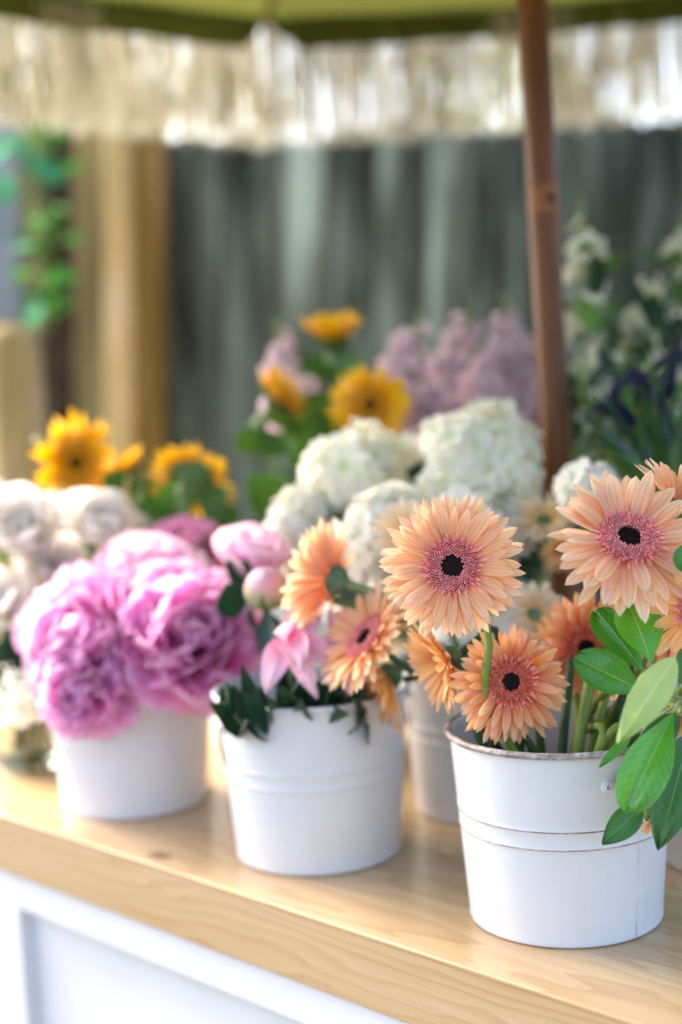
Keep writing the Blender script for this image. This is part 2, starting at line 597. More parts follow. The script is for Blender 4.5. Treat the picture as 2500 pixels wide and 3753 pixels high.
M['g_yel'] = petal_mat('gerbera_petal_amber', YEL, 0.2, 0.42, 0.5, 0.45, 8.5)
M['g_cream'] = petal_mat('gerbera_petal_cream', CREAM, 0.15, 0.3, 0.5, 0.3, 8.5)
M['coral'] = petal_mat('gerbera_floret_coral', [(0.0, (0.86, 0.16, 0.13)), (0.6, (0.93, 0.34, 0.24)), (1.0, (0.95, 0.50, 0.36))], 0.3, 0.2, 0.45)
M['pink'] = petal_mat('gerbera_floret_pink', [(0.0, (0.88, 0.15, 0.19)), (0.5, (0.94, 0.26, 0.28)), (1.0, (0.96, 0.47, 0.43))], 0.4, 0.45, 0.45)
M['red'] = petal_mat('gerbera_floret_red', [(0.0, (0.55, 0.04, 0.03)), (0.5, (0.78, 0.10, 0.08)), (1.0, (0.86, 0.25, 0.14))], 0.5, 0.15, 0.45)
M['eye'] = plain_mat('gerbera_eye', (0.010, 0.005, 0.005), (0.030, 0.012, 0.012), 300, 0.6, 0.3)
M['calyx'] = plain_mat('gerbera_calyx', (0.07, 0.13, 0.06), (0.16, 0.24, 0.14), 120, 0.75, 0.2)
M['stem'] = plain_mat('green_stem', (0.14, 0.20, 0.03), (0.22, 0.30, 0.05), 60, 0.5, 0.35, (1, 1, 0.2))
M['stem_dark'] = plain_mat('dark_green_stem', (0.02, 0.05, 0.012), (0.05, 0.10, 0.025), 60, 0.5, 0.35, (1, 1, 0.2))
M['stem_pale'] = plain_mat('pale_green_stem', (0.17, 0.26, 0.10), (0.28, 0.37, 0.17), 60, 0.6, 0.3, (1, 1, 0.2))
M['peony'] = petal_mat('peony_petal', [(0.0, (0.94, 0.24, 0.44)), (0.35, (0.95, 0.34, 0.64)), (0.7, (0.96, 0.46, 0.77)), (1.0, (0.96, 0.64, 0.86))], 0.18, 0.55, 0.5, 0.0, hue=0.012)
M['peony_pale'] = petal_mat('peony_petal_pale', [(0.0, (0.94, 0.30, 0.48)), (0.35, (0.95, 0.46, 0.64)), (0.75, (0.96, 0.60, 0.76)), (1.0, (0.97, 0.74, 0.85))], 0.16, 0.55, 0.5, hue=0.014)
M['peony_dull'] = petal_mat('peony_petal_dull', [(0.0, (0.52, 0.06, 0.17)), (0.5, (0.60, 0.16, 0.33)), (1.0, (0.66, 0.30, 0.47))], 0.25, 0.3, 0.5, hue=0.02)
M['bud'] = petal_mat('peony_bud', [(0.0, (0.18, 0.30, 0.06)), (0.42, (0.50, 0.52, 0.22)), (0.62, (0.74, 0.52, 0.42)), (0.75, (0.86, 0.46, 0.58)), (1.0, (0.88, 0.55, 0.68))], 0.2, 0.2, 0.5)
M['rose'] = petal_mat('rose_petal', [(0.0, (0.90, 0.84, 0.62)), (0.4, (0.95, 0.90, 0.82)), (1.0, (0.96, 0.92, 0.88))], 0.05, 0.52, 0.5, hue=0.004)
M['hyd'] = petal_mat('hydrangea_petal', [(0.0, (0.66, 0.76, 0.36)), (0.25, (0.94, 0.92, 0.75)), (1.0, (0.97, 0.95, 0.89))], 0.1, 0.52, 0.5, hue=0.008)
M['hyd_cool'] = petal_mat('hydrangea_petal_cool', [(0.0, (0.74, 0.8, 0.5)), (0.25, (0.94, 0.92, 0.80)), (1.0, (0.96, 0.94, 0.88))], 0.08, 0.52, 0.5, hue=0.008)
M['mauve'] = petal_mat('stock_petal', [(0.0, (0.50, 0.46, 0.30)), (0.3, (0.72, 0.54, 0.62)), (1.0, (0.82, 0.68, 0.77))], 0.35, 0.4, 0.55, hue=0.02)
M['white_st'] = petal_mat('white_stock_petal', [(0.0, (0.50, 0.56, 0.20)), (0.3, (0.76, 0.78, 0.58)), (1.0, (0.86, 0.88, 0.82))], 0.3, 0.4, 0.55, hue=0.02)
M['sun'] = petal_mat('sunflower_petal', [(0.0, (0.78, 0.30, 0.005)), (0.4, (0.88, 0.47, 0.008)), (1.0, (0.92, 0.57, 0.014))], 0.2, 0.32, 0.5, 0.2)
M['sun_disc'] = plain_mat('sunflower_disc', (0.50, 0.20, 0.006), (0.74, 0.36, 0.012), 160, 0.7, 0.2)
M['sun_eye'] = plain_mat('sunflower_eye', (0.03, 0.012, 0.004), (0.12, 0.05, 0.01), 200, 0.8, 0.2)
M['lily'] = petal_mat('lily_petal', [(0.0, (0.84, 0.18, 0.40)), (0.3, (0.88, 0.42, 0.62)), (0.75, (0.91, 0.62, 0.78)), (1.0, (0.93, 0.72, 0.82))], 0.2, 0.45, 0.5, 0.3, 6)
M['veronica'] = petal_mat('veronica_floret', [(0.0, (0.012, 0.012, 0.03)), (1.0, (0.045, 0.04, 0.11))], 0.6, 0.1, 0.6)
M['leaf'] = leaf_mat('flower_leaf', (0.075, 0.19, 0.028), (0.16, 0.26, 0.08), 0.45, 0.25)
M['leaf_dark'] = leaf_mat('dark_leaf', (0.010, 0.048, 0.024), (0.05, 0.11, 0.05), 0.42, 0.1)
M['leaf_blue'] = leaf_mat('hydrangea_leaf', (0.008, 0.055, 0.03), (0.04, 0.12, 0.07), 0.5, 0.12)
M['leaf_gloss'] = leaf_mat('branch_leaf_glossy', (0.085, 0.36, 0.022), (0.40, 0.52, 0.18), 0.17, 0.3, spots=0.22, spec=0.6, dark=0.6)
M['leaf_mid'] = leaf_mat('branch_leaf_green', (0.055, 0.245, 0.020), (0.30, 0.46, 0.14), 0.24, 0.25, spots=0.2, spec=0.5, dark=0.6)
M['leaf_deep'] = leaf_mat('branch_leaf_deep', (0.030, 0.135, 0.013), (0.17, 0.27, 0.07), 0.36, 0.15, spots=0.5, dark=0.75)
M['leaf_under'] = leaf_mat('branch_leaf_underside', (0.46, 0.60, 0.19), (0.66, 0.76, 0.40), 0.5, 0.25, spec=0.3, dark=0.85, ribw=0.09)
M['vine_leaf'] = leaf_mat('vine_leaf', (0.10, 0.36, 0.045), (0.25, 0.45, 0.14), 0.75, 0.3, spec=0.1)
M['vine_teal'] = leaf_mat('vine_leaf_teal', (0.055, 0.32, 0.14), (0.16, 0.4, 0.2), 0.75, 0.15, spec=0.1)
M['tree_leaf'] = leaf_mat('tree_leaf', (0.24, 0.30, 0.09), (0.3, 0.36, 0.14), 0.5, 0.6)
M['bark'] = plain_mat('bark', (0.035, 0.024, 0.014), (0.12, 0.085, 0.055), 25, 0.9, 0.1, (3, 3, 0.6), 0.6, 0.01)
M['white'] = white_metal_mat('white_enamel')
M['worn'] = worn_line_mat('worn_paint')
M['worn_soft'] = plain_mat('rubbed_white_edge', (0.58, 0.57, 0.56), (0.76, 0.76, 0.76), 120, 0.45, 0.4)
M['wire'] = plain_mat('worn_wire', (0.16, 0.11, 0.09), (0.50, 0.44, 0.42), 120, 0.45, 0.5)
M['paint'] = plain_mat('white_cart_paint', (0.64, 0.64, 0.65), (0.67, 0.67, 0.68), 14, 0.42, 0.45, bmp=0.05)
M['pole'] = plain_mat('varnished_pole', (0.095, 0.030, 0.006), (0.18, 0.062, 0.012), 5, 0.36, 0.25, (9, 9, 0.8), 0.05)
M['sun_spot'] = plain_mat('pole_sun_spot', (0.17, 0.056, 0.010), (0.27, 0.10, 0.018), 30, 0.5)  # lighter orange wood tone, paints a spot of sun on the pole
M['black'] = plain_mat('dark_hole', (0.01, 0.006, 0.004), (0.02, 0.012, 0.008), 30, 0.8)
M['canopy'] = cloth_mat('olive_canvas', (0.060, 0.080, 0.011), 0.30, (0.15, 0.155, 0.032))
M['fringe'] = cloth_mat('cream_fringe', (0.92, 0.87, 0.73), 0.68, (0.95, 0.90, 0.76), True)
M['fence'] = fence_mat('weathered_fence', (0.016, 0.0145, 0.009), (0.35, 0.40, 0.305), (0.105, 0.116, 0.082), 0.12)
M['post_tan'] = fence_mat('sun_tinted_timber', (0.48, 0.31, 0.12), (0.92, 0.70, 0.45), (0.68, 0.49, 0.20), 0.1)  # pale warm tone has the sunlight on the left post painted in
M['post_amber'] = fence_mat('amber_timber', (0.11, 0.062, 0.012), (0.36, 0.21, 0.07), (0.21, 0.125, 0.025), 0.1)
M['board_olive'] = fence_mat('olive_grey_timber', (0.16, 0.125, 0.050), (0.48, 0.38, 0.22), (0.34, 0.27, 0.12), 0.1)
M['grey_board'] = plain_mat('pale_grey_board', (0.22, 0.25, 0.27), (0.34, 0.36, 0.38), 6, 0.8, 0.2, (8, 8, 1))


# ------------------------------------------------------------------ setting
def ground_mat():
    m, nd, lk, out = new_mat('gravel_ground')
    n1 = noise(nd, lk, mapping(nd, lk), 2.0, 6)
    n2 = noise(nd, lk, mapping(nd, lk), 90.0, 4)
    c = ramp(nd, lk, n1, [(0.3, (0.13, 0.12, 0.09)), (0.7, (0.20, 0.185, 0.15))])
    c = mixc(nd, lk, math_n(nd, lk, 'MULTIPLY', n2, 0.5), c, (0.10, 0.09, 0.07))
    p = nd.new('ShaderNodeBsdfPrincipled')
    lk.new(c, p.inputs['Base Color'])
    p.inputs['Roughness'].default_value = 0.9
    lk.new(bump(nd, lk, n2, 0.6, 0.01), p.inputs['Normal'])
    lk.new(p.outputs[0], out.inputs[0])
    return m


g = MB()
gx = np.linspace(-60, 60, 25)
V = [(x, y, 0.0) for y in gx for x in gx]
g.add(V, [(j * 25 + i, j * 25 + i + 1, (j + 1) * 25 + i + 1, (j + 1) * 25 + i) for j in range(24) for i in range(24)])
ground = g.build('ground', ground_mat())
ground['kind'] = 'structure'

# ---- fence: boards in one panel, posts and rails as parts; it has sunk a little and leans
FENCE_Y = 3.02
LEAN = 0.058
fence = thing('fence', 'tall weathered grey green board fence behind the flowers', 'fence', (0, FENCE_Y, 0))
fence.rotation_euler = (0, LEAN, 0)


def fx(px, py):
    """Local x, z on the leaning fence of a photograph pixel."""
    p = at(px, py, FENCE_Y / (RIGHT[1] * 0 + 1))
    d = p - CAM
    p = CAM + d * (FENCE_Y / d[1])
    c, s = math.cos(LEAN), math.sin(LEAN)
    x, z = p[0], p[2]
    return x * c - z * s, x * s + z * c


def board(mb, x0, x1, z0, z1, y0, th, r, dog=0.0):
    n = 5
    xs = np.linspace(x0, x1, n)
    wv = rnd.uniform(-0.003, 0.003)
    V, Fs = [], []
    zs = np.linspace(z0, z1, 7)
    for j, z in enumerate(zs):
        for i, x in enumerate(xs):
            u = (i / (n - 1) - 0.5) * 2
            zz = z - (dog * max(0, abs(u) - 0.5) * 2 if j == len(zs) - 1 else 0)
            V.append((x + wv * math.sin(j * 0.9), y0 - th + 0.002 * u * u, zz))
    k = len(V)
    V += [(v[0], y0, v[2]) for v in V]
    m_ = len(zs)
    idx = lambda j, i, b: b * k + j * n + i
    for j in range(m_ - 1):
        for i in range(n - 1):
            Fs.append((idx(j, i, 0), idx(j, i + 1, 0), idx(j + 1, i + 1, 0), idx(j + 1, i, 0)))
            Fs.append((idx(j, i, 1), idx(j + 1, i, 1), idx(j + 1, i + 1, 1), idx(j, i + 1, 1)))
        Fs.append((idx(j, 0, 0), idx(j + 1, 0, 0), idx(j + 1, 0, 1), idx(j, 0, 1)))
        Fs.append((idx(j, n - 1, 0), idx(j, n - 1, 1), idx(j + 1, n - 1, 1), idx(j + 1, n - 1, 0)))
    for i in range(n - 1):
        Fs.append((idx(m_ - 1, i, 0), idx(m_ - 1, i + 1, 0), idx(m_ - 1, i + 1, 1), idx(m_ - 1, i, 1)))
    mb.add(V, Fs, None, None, r)


xL, _ = fx(388, 500)
panel = MB()
x = xL
FENCE_TOP = 1.885
while x < 2.6:
    wd = rnd.uniform(0.095, 0.125)
    board(panel, x + 0.004, x + wd - 0.004, -0.1, FENCE_TOP + 0.058 * x + rnd.uniform(-0.02, 0.02), rnd.uniform(-0.006, 0.006), 0.018, rnd.random(), 0.02)
    board(panel, x - 0.02, x + 0.02, -0.1, FENCE_TOP + 0.058 * x - 0.01, 0.0125, 0.009, rnd.random(), 0.0)
    x += wd
panel.build('plank_panel', M['fence'], fence, smooth=False, world=False)
rl = MB()
for z in (0.35, 1.55):
    rl.box((xL, 0.012, z), (2.6, 0.055, z + 0.09), 0.004)
    o = rl.build('rail', M['fence'], fence, world=False)
    rl = MB()
for (a, b_, mt) in ((246, 312, 'post_tan'), (318, 386, 'post_amber')):
    x0, _ = fx(a, 500)
    x1, _ = fx(b_, 500)
    pm = MB()
    board(pm, x0, x1, -0.1, 2.06 if mt == 'post_tan' else 1.95, 0.05 if mt == 'post_tan' else 0.02, 0.11, 0.5)
    o = pm.build('post', M[mt], fence, smooth=False, world=False)
    o['label'] = 'timber post with sunlight painted into its pale colour' if mt == 'post_tan' else 'darker amber timber post'

side = thing('fence', 'olive brown board fence left of the pale timber post', 'fence', (0, FENCE_Y + 0.12, 0))
side.rotation_euler = (0, LEAN, 0)
sp_ = MB()
x1, _ = fx(247, 500)
for (a, b_, zt) in ((150, 247, 2.02), (-150, 92, 1.98), (-420, -155, 2.0)):
    x0, _ = fx(a, 700)
    x1, _ = fx(b_, 700)
    board(sp_, x0, x1, -0.1, zt, 0.0, 0.02, rnd.random(), 0.02)
sp_.build('plank_panel', M['board_olive'], side, smooth=False, world=False)
pb = MB()
x0, _ = fx(60, 700)
x1, _ = fx(180, 700)
pb.box((x0, 0.004, -0.1), (x1, 0.024, 1.95))
pb.build('gap_shade_board', M['bark'], side, smooth=False, world=False)  # added dark board, stands in for the shade in the gap
pb = MB()
x0, z0 = fx(-60, 735)
x1, _ = fx(36, 735)
board(pb, x0, x1, z0, 2.1, -0.05, 0.03, 0.6)
pb.build('patch_board', M['grey_board'], side, smooth=False, world=False)


# ---- old round post at the left edge
zp = 2.45
c0 = at(22, 745, zp)
stump = thing('wooden_post', 'short round weathered post with domed top beside the vine', 'post', (c0[0], c0[1], 0))
sm = MB()
rp = 64 * mm(zp)
prof = [(0.0, c0[2]), (rp * 0.5, c0[2] - 0.006), (rp * 0.86, c0[2] - 0.02), (rp, c0[2] - 0.05)]
prof += [(rp * (1 + 0.35 * k), c0[2] - 0.05 - (c0[2] - 0.05 + 0.1) * k) for k in (0.2, 0.4, 0.7, 1.0)]
sm.lathe(prof, 32, (c0[0], c0[1], 0))
for arr in sm.v:
    dx, dy = arr[:, 0] - c0[0], arr[:, 1] - c0[1]
    a = np.arctan2(dy, dx)
    k = 1 + 0.05 * np.sin(3 * a + 1) + 0.03 * np.sin(7 * a + arr[:, 2] * 2)
    arr[:, 0] = c0[0] + dx * k
    arr[:, 1] = c0[1] + dy * k
sm.build('shaft', M['post_tan'], stump)


# ------------------------------------------------------------------ leaf and petal shapes
def blade(L, W, nl=8, nw=5, prof='petal', bend=0.0, cup=0.0, ruffle=0.0, freq=2.0, ph=0.0, notch=0.0, twist=0.0, bend_pow=1.0):
    """Grid blade: grows along +y from the origin, +z is its upper side."""
    t = np.linspace(0, 1, nl)
    u = np.linspace(-1, 1, nw)
    if prof == 'petal':
        w = np.where(t < 0.6, 0.38 + 0.62 * np.sin(np.minimum(t / 0.6, 1) * PI / 2) ** 1.1, np.maximum(0, 1 - (np.maximum(t - 0.6, 0) / 0.4) ** 2.2) ** 0.62)
    elif prof == 'point':
        w = np.sin(np.clip(t, 0, 1) ** 0.75 * PI) ** 0.9
        w[0] = 0.15
    elif prof == 'wide':
        w = np.where(t < 0.72, 0.25 + 0.75 * np.sin(np.minimum(t / 0.72, 1) * PI / 2), np.sqrt(np.maximum(0, 1 - ((t - 0.72) / 0.30) ** 2.6)))
    elif prof == 'obovate':
        w = np.sin(np.clip(t, 0, 1) ** 1.45 * PI) ** 0.75
        w = np.where(t > 0.62, np.sqrt(np.maximum(0, 1 - ((t - 0.62) / 0.385) ** 2.2)), np.maximum(np.sin(np.minimum(t / 0.62, 1) * PI / 2) ** 1.5, 0.035))
    elif prof == 'leaf':
        w = np.sin(np.clip(t, 0, 1) ** 0.8 * PI) ** 0.8
    else:
        w = np.ones_like(t)
    w = np.maximum(w, 0.03) * W / 2
    th = bend * t ** bend_pow
    ds = L / (nl - 1)
    y = np.concatenate([[0], np.cumsum(np.cos((th[1:] + th[:-1]) / 2)) * ds])
    z = np.concatenate([[0], np.cumsum(np.sin((th[1:] + th[:-1]) / 2)) * ds])
    T, U = np.meshgrid(t, u, indexing='ij')
    Wd = w[:, None]
    if abs(cup) > 1e-4:
        X = Wd * np.sin(cup * U) / cup
        N = Wd * (1 - np.cos(cup * U)) / cup
    else:
        X = Wd * U
        N = np.zeros_like(X)
    if ruffle:
        N = N + ruffle * T ** 2 * (np.sin(freq * PI * U + ph) + 0.5 * np.sin(2.3 * freq * PI * U + 2 * ph))
    if notch:
        y_n = -notch * L * T ** 4 * (np.cos(freq * PI * U * 0.9 + ph) * 0.5 + 0.5)
    else:
        y_n = 0
    if twist:
        a = twist * T
        X, N = X * np.cos(a) - N * np.sin(a), X * np.sin(a) + N * np.cos(a)
    Y = y[:, None] - N * np.sin(th)[:, None] + y_n * np.cos(th)[:, None]
    Z = z[:, None] + N * np.cos(th)[:, None] + y_n * np.sin(th)[:, None]
    V = np.stack([X, Y + 0 * X, Z + 0 * X], -1).reshape(-1, 3)
    Fs = [(i * nw + j, i * nw + j + 1, (i + 1) * nw + j + 1, (i + 1) * nw + j) for i in range(nl - 1) for j in range(nw - 1)]
    return V, Fs, T.reshape(-1), U.reshape(-1)


def Rx(a):
    c, s = math.cos(a), math.sin(a)
    return np.array([[1, 0, 0], [0, c, -s], [0, s, c]])


def Ry(a):
    c, s = math.cos(a), math.sin(a)
    return np.array([[c, 0, s], [0, 1, 0], [-s, 0, c]])


def Rz(a):
    c, s = math.cos(a), math.sin(a)
    return np.array([[c, -s, 0], [s, c, 0], [0, 0, 1]])


def ring_petal(mb, C, B, az, elev, r0, z0, bl, roll=0.0, r=None, droop=0.0):
    """Place a blade round the axis of basis B at C."""
    V, Fs, T, U = bl
    P = (V @ Ry(roll).T) @ Rx(elev).T + np.array([0, r0, z0])
    P = P @ Rz(az).T
    W = C + P @ B.T
    if droop:
        q = np.linalg.norm(P[:, :2], axis=1)
        W = W - np.array([0, 0, 1.0]) * (droop * q * q)[:, None]
    mb.add(W, Fs, T, U, rnd.random() if r is None else r)


def blade_between(mb, base, tip, width, normal, bl_kw, r=None):
    """A leaf from base to tip whose upper side looks along normal."""
    base, tip = np.asarray(base, float), np.asarray(tip, float)
    yv = tip - base
    L0 = np.linalg.norm(yv)
    yv /= L0
    n = np.asarray(normal, float)
    n = n - yv * (n @ yv)
    n /= np.linalg.norm(n)
    xv = np.cross(yv, n)
    kw = dict(nl=14, nw=9)
    kw.update(bl_kw)
    V, Fs, T, U = blade(1.0, width / L0, **kw)
    nw = kw['nw']
    end = V[-(nw // 2) - 1].copy()
    # turn the bent blade so that its tip lies on the base-tip line
    a = math.atan2(end[2], end[1])
    V = V @ Rx(-a).T
    V = V / np.hypot(end[1], end[2]) * L0
    B = np.stack([xv, yv, n], 1)
    mb.add(base + V @ B.T, Fs, T, U, rnd.random() if r is None else r)


def floret_template():
    """Small closed pointed floret, along +z, unit length."""
    prof = [(0.10, 0.0), (0.24, 0.35), (0.28, 0.65), (0.18, 0.92), (0.0, 1.0)]
    n = 5
    V = []
    for (r_, z_) in prof[:-1]:
        for k in range(n):
            a = 2 * PI * k / n
            V.append((r_ * math.cos(a), r_ * math.sin(a), z_))
    V.append((0, 0, 1.0))
    Fs = [(i * n + j, i * n + (j + 1) % n, (i + 1) * n + (j + 1) % n, (i + 1) * n + j) for i in range(3) for j in range(n)]
    Fs += [(3 * n + j, 3 * n + (j + 1) % n, 4 * n) for j in range(n)]
    V = np.array(V)
    return V, Fs, V[:, 2]


FV, FF, FT = floret_template()


def scatter_florets(mb, C, B, items):
    """items: (pos local, dir local, length, thickness, r)"""
    for pos, dr, ln, tk, r in items:
        Bl = basis(dr, rnd.uniform(0, 6))
        P = (FV * np.array([tk, tk, ln])) @ Bl.T + np.asarray(pos)
        mb.add(C + P @ B.T, FF, FT, None, r)


# ------------------------------------------------------------------ buckets
R_RIM, R_BASE, H_B = 0.085, 0.0738, 0.1481


def rad_at(z):
    return R_BASE + (R_RIM - R_BASE) * z / H_B


def bucket(label, s, b, spin=0.0, handle_dir=0.0, group='white metal flower buckets', crisp=False):
    loc = on_cart(s, b)
    t = thing('bucket', label, 'bucket', loc, group)
    mb = MB()
    th = 0.0014
    prof = [(0.0, 0.006), (R_BASE - 0.004, 0.006), (R_BASE - 0.003, 0.001), (R_BASE, 0.0006), (R_BASE + 0.0006, 0.002)]
    for z in np.linspace(0.004, 0.071, 8):
        prof.append((rad_at(z), z))
    for zc in (0.0756, 0.0892):
        for k in np.linspace(-1, 1, 7):
            prof.append((rad_at(zc + 0.0022 * k) + 0.0005 * math.cos(k * PI / 2), zc + 0.0022 * k))
    for z in np.linspace(0.094, H_B - 0.003, 6):
        prof.append((rad_at(z), z))
    prof += [(rad_at(H_B) - 0.0002, H_B), (rad_at(H_B) - th, H_B)]
    for z in np.linspace(H_B - 0.004, 0.010, 7):
        prof.append((rad_at(z) - th, z))
    prof.append((0.0, 0.008))
    mb.lathe(prof, 96, loc)
    mb.build('pail', M['white'], t)
    rm = MB()
    a = np.linspace(0, 2 * PI, 13)
    rm.lathe([(R_RIM + 0.0012 + 0.0026 * math.cos(q), H_B - 0.0012 + 0.0026 * math.sin(q)) for q in a], 96, loc)
    rm.build('rim', M['worn' if crisp else 'worn_soft'], t)
    tilt = 0.80 if crisp else -1.3
    for zc in (0.0756, 0.0892):
        rg = MB()
        rr = rad_at(zc) + 0.0004
        rg.lathe([(rr - 0.0006 + 0.0009 * math.cos(q), zc + 0.0009 * math.sin(q)) for q in np.linspace(0, 2 * PI, 9)], 96, loc)
        rg.build('ridge', M['worn' if crisp else 'worn_soft'], t)
    sm_ = MB()      # lapped side seam
    sa = spin
    pts = [loc + np.array([(rad_at(z) + 0.0002) * math.cos(sa), (rad_at(z) + 0.0002) * math.sin(sa), z]) for z in np.linspace(0.002, H_B - 0.004, 12)]
    sm_.tube(pts, 0.0005, 6)
    sm_.build('seam', M['worn_soft'], t)
    # ears and wire handle
    ends = []
    for k in (0, 1):
        ea = handle_dir + k * PI
        zc = 0.122
        e = MB()
        rr = rad_at(zc)
        nrm = np.array([math.cos(ea), math.sin(ea), 0.07])
        cpt = loc + np.array([rr * math.cos(ea), rr * math.sin(ea), zc])
        Bb = basis(nrm)
        e.lathe([(0.0, 0.0018), (0.0034, 0.0017), (0.0046, 0.0012), (0.0052, 0.0002), (0.0052, -0.001)], 20, cpt, Bb)
        e.lathe([(0.0022 + 0.0008 * math.cos(q), 0.0026 + 0.0008 * math.sin(q)) for q in np.linspace(0, 2 * PI, 8)], 16, cpt, Bb)
        e.build('ear', M['white'], t)
        ends.append(cpt + nrm * 0.0036)
    mid = loc + np.array([0, 0, 0.122])
    ax = (ends[0] - ends[1]) / 2
    ra = np.linalg.norm(ax)
    ax = ax / ra
    out_ = np.cross(np.array([0, 0, 1.0]), ax)
    out_ = out_ * math.cos(tilt) + np.array([0, 0, 1.0]) * math.sin(tilt)
    pts = [mid + (ax * math.cos(q) + out_ * math.sin(q) * 1.12) * ra for q in np.linspace(0.0, PI, 40)]
    hm = MB()
    hm.tube(pts, 0.0014, 8)
    hm.build('handle', M['wire'], t)
    return loc


KNOT_P = None


def unproject_counter(x, y):
    d = at(x, y, 1.0) - CAM
    p = CAM + d * ((COUNTER - CAM[2]) / d[2])
    return float(p[:2] @ CD), float(p[:2] @ CB + EDGE)


KNOT = unproject_counter(368, 1967)
CART_S0, CART_S1, CART_D = -1.62, -0.06, 0.88
KNOT = (KNOT[0] - CART_S0, KNOT[1])
M['pine'] = pine_mat('pine_countertop')

BR = bucket('white bucket of peach gerberas nearest the camera, rust worn rim in focus', -0.6364, 0.129, spin=-PI / 2 + 0.60, handle_dir=-PI / 2 + 0.25, crisp=True)
BM_ = bucket('white bucket under the pink lily and dark leaves, second from the near corner', -0.899, 0.119, spin=1.0, handle_dir=0.35)
BL = bucket('white bucket below the big pink peonies, beside the glass vase', -1.164, 0.116, spin=1.0, handle_dir=0.35)
BK = bucket('shaded white bucket in the gap between lily bucket and gerbera bucket', -0.853, 0.312, spin=1.0, handle_dir=0.35)
BRB = bucket('white bucket half hidden behind gerbera bucket at the right edge', -0.585, 0.325, spin=1.0, handle_dir=0.35)
BBL = bucket('distant white bucket seen in the slit between peony and lily buckets', -1.215, 0.365, spin=1.0, handle_dir=0.35)
BH = bucket('white bucket holding sunflowers and mauve stock, behind the hydrangeas', -1.04, 0.56, spin=1.0, handle_dir=0.35)
BW = bucket('white bucket holding tall white stock, behind the umbrella pole', -0.70, 0.62, spin=1.0, handle_dir=0.35)

# ------------------------------------------------------------------ cart
c_or = on_cart(CART_S0, 0.0)
cart = thing('flower_cart', 'white panelled flower cart with thick pine countertop', 'cart', (c_or[0], c_or[1], 0), rotz=-YAW)
CL = CART_S1 - CART_S0
TH_TOP, RAIL = 0.0602, 0.0361
mb = MB()
mb.box((0, 0, 0.0 - TH_TOP), (CL, CART_D, 0.0), 0.0022)
o = mb.build('countertop', M['pine'], cart, smooth=False, world=False)
o.location = (0, 0, COUNTER)
zt = COUNTER - TH_TOP
# the frame of the front: top rail, stiles and bottom rail, with set-back panels
_p = at(35, 2092, 1.0) - CAM
_q = CAM + _p * ((COUNTER - TH_TOP - RAIL - CAM[2]) / _p[2])
stile_s = float(_q[:2] @ CD) - CART_S0
zr = zt - RAIL
FR = 0.004
REC = 0.014


def cart_box(name, lo, hi, bev=0.0015, mat='paint'):
    b_ = MB()
    b_.box(lo, hi, bev)
    return b_.build(name, M[mat], cart, smooth=False, world=False)


cart_box('rail', (0.004, FR, zr), (CL - 0.004, FR + 0.045, zt - 0.0004))
cart_box('rail', (0.004, FR, 0.20), (CL - 0.004, FR + 0.045, 0.27))
z_lo, z_hi = 0.2703, zr - 0.0003
stiles = [(0.004, stile_s), (stile_s + 0.70, stile_s + 0.78), (CL - 0.07, CL - 0.004)]
for (a, b_) in stiles:
    cart_box('stile', (a, FR, z_lo), (b_, FR + 0.045, z_hi))
for (a, b_) in ((stiles[0][1], stiles[1][0]), (stiles[1][1], stiles[2][0])):
    cart_box('front_panel', (a - 0.01, FR + REC, z_lo - 0.01), (b_ + 0.01, FR + REC + 0.008, z_hi + 0.01), 0.0)
cart_box('side_panel', (0.006, FR + 0.046, 0.20), (0.028, CART_D - 0.03, zt - 0.0004))
cart_box('side_panel', (CL - 0.028, FR + 0.046, 0.20), (CL - 0.006, CART_D - 0.03, zt - 0.0004))
cart_box('back_panel', (0.029, CART_D - 0.05, 0.20), (CL - 0.029, CART_D - 0.03, zt - 0.0004))
for sx_ in (0.10, CL - 0.10):
    for by in (0.09, CART_D - 0.12):
        wb = MB()
        wb.lathe([(0.0, -0.02), (0.03, -0.022), (0.085, -0.016), (0.1, -0.012), (0.1, 0.012), (0.085, 0.016), (0.03, 0.022), (0.0, 0.02)], 40,
                 (sx_, by, 0.1), basis((0, 1, 0)))
        wb.build('wheel', M['bark'], cart, world=False)
        cart_box('leg', (sx_ - 0.02, by + 0.03, 0.06), (sx_ + 0.02, by + 0.06, 0.1995))

# ------------------------------------------------------------------ umbrella
pA, pB = at(1284, 1120, 1.45), at(1223, 0, 1.45)
pdir = (pB - pA) / np.linalg.norm(pB - pA)
base_p = pA + pdir * ((COUNTER - 0.30 - pA[2]) / pdir[2])
top_p = pA + pdir * ((2.36 - pA[2]) / pdir[2])
umb = thing('umbrella', 'olive green garden umbrella with cream fringe on a brown pole', 'umbrella', base_p)
pm = MB()
pm.tube([base_p + (top_p - base_p) * k for k in np.linspace(0, 1, 24)], 35.5 * mm(1.45), 28)
pole_o = pm.build('pole', M['pole'], umb)
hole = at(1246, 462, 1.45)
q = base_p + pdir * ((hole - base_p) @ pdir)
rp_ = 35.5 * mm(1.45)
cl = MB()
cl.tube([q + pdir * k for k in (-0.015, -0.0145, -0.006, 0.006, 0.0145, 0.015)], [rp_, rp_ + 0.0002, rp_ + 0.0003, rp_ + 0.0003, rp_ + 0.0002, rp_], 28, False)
spot_o = cl.build('sun_spot_band', M['sun_spot'], umb)  # thin sleeve that carries the painted sun spot round the hole
hd = facing(0.42, 0, 0.9)
hb = MB()
hb.lathe([(0.0, 0.0006), (0.0042, 0.0006), (0.0046, -0.002)], 20, q + hd * (rp_ + 0.0012), basis(hd))
hb.build('hole', M['black'], spot_o)

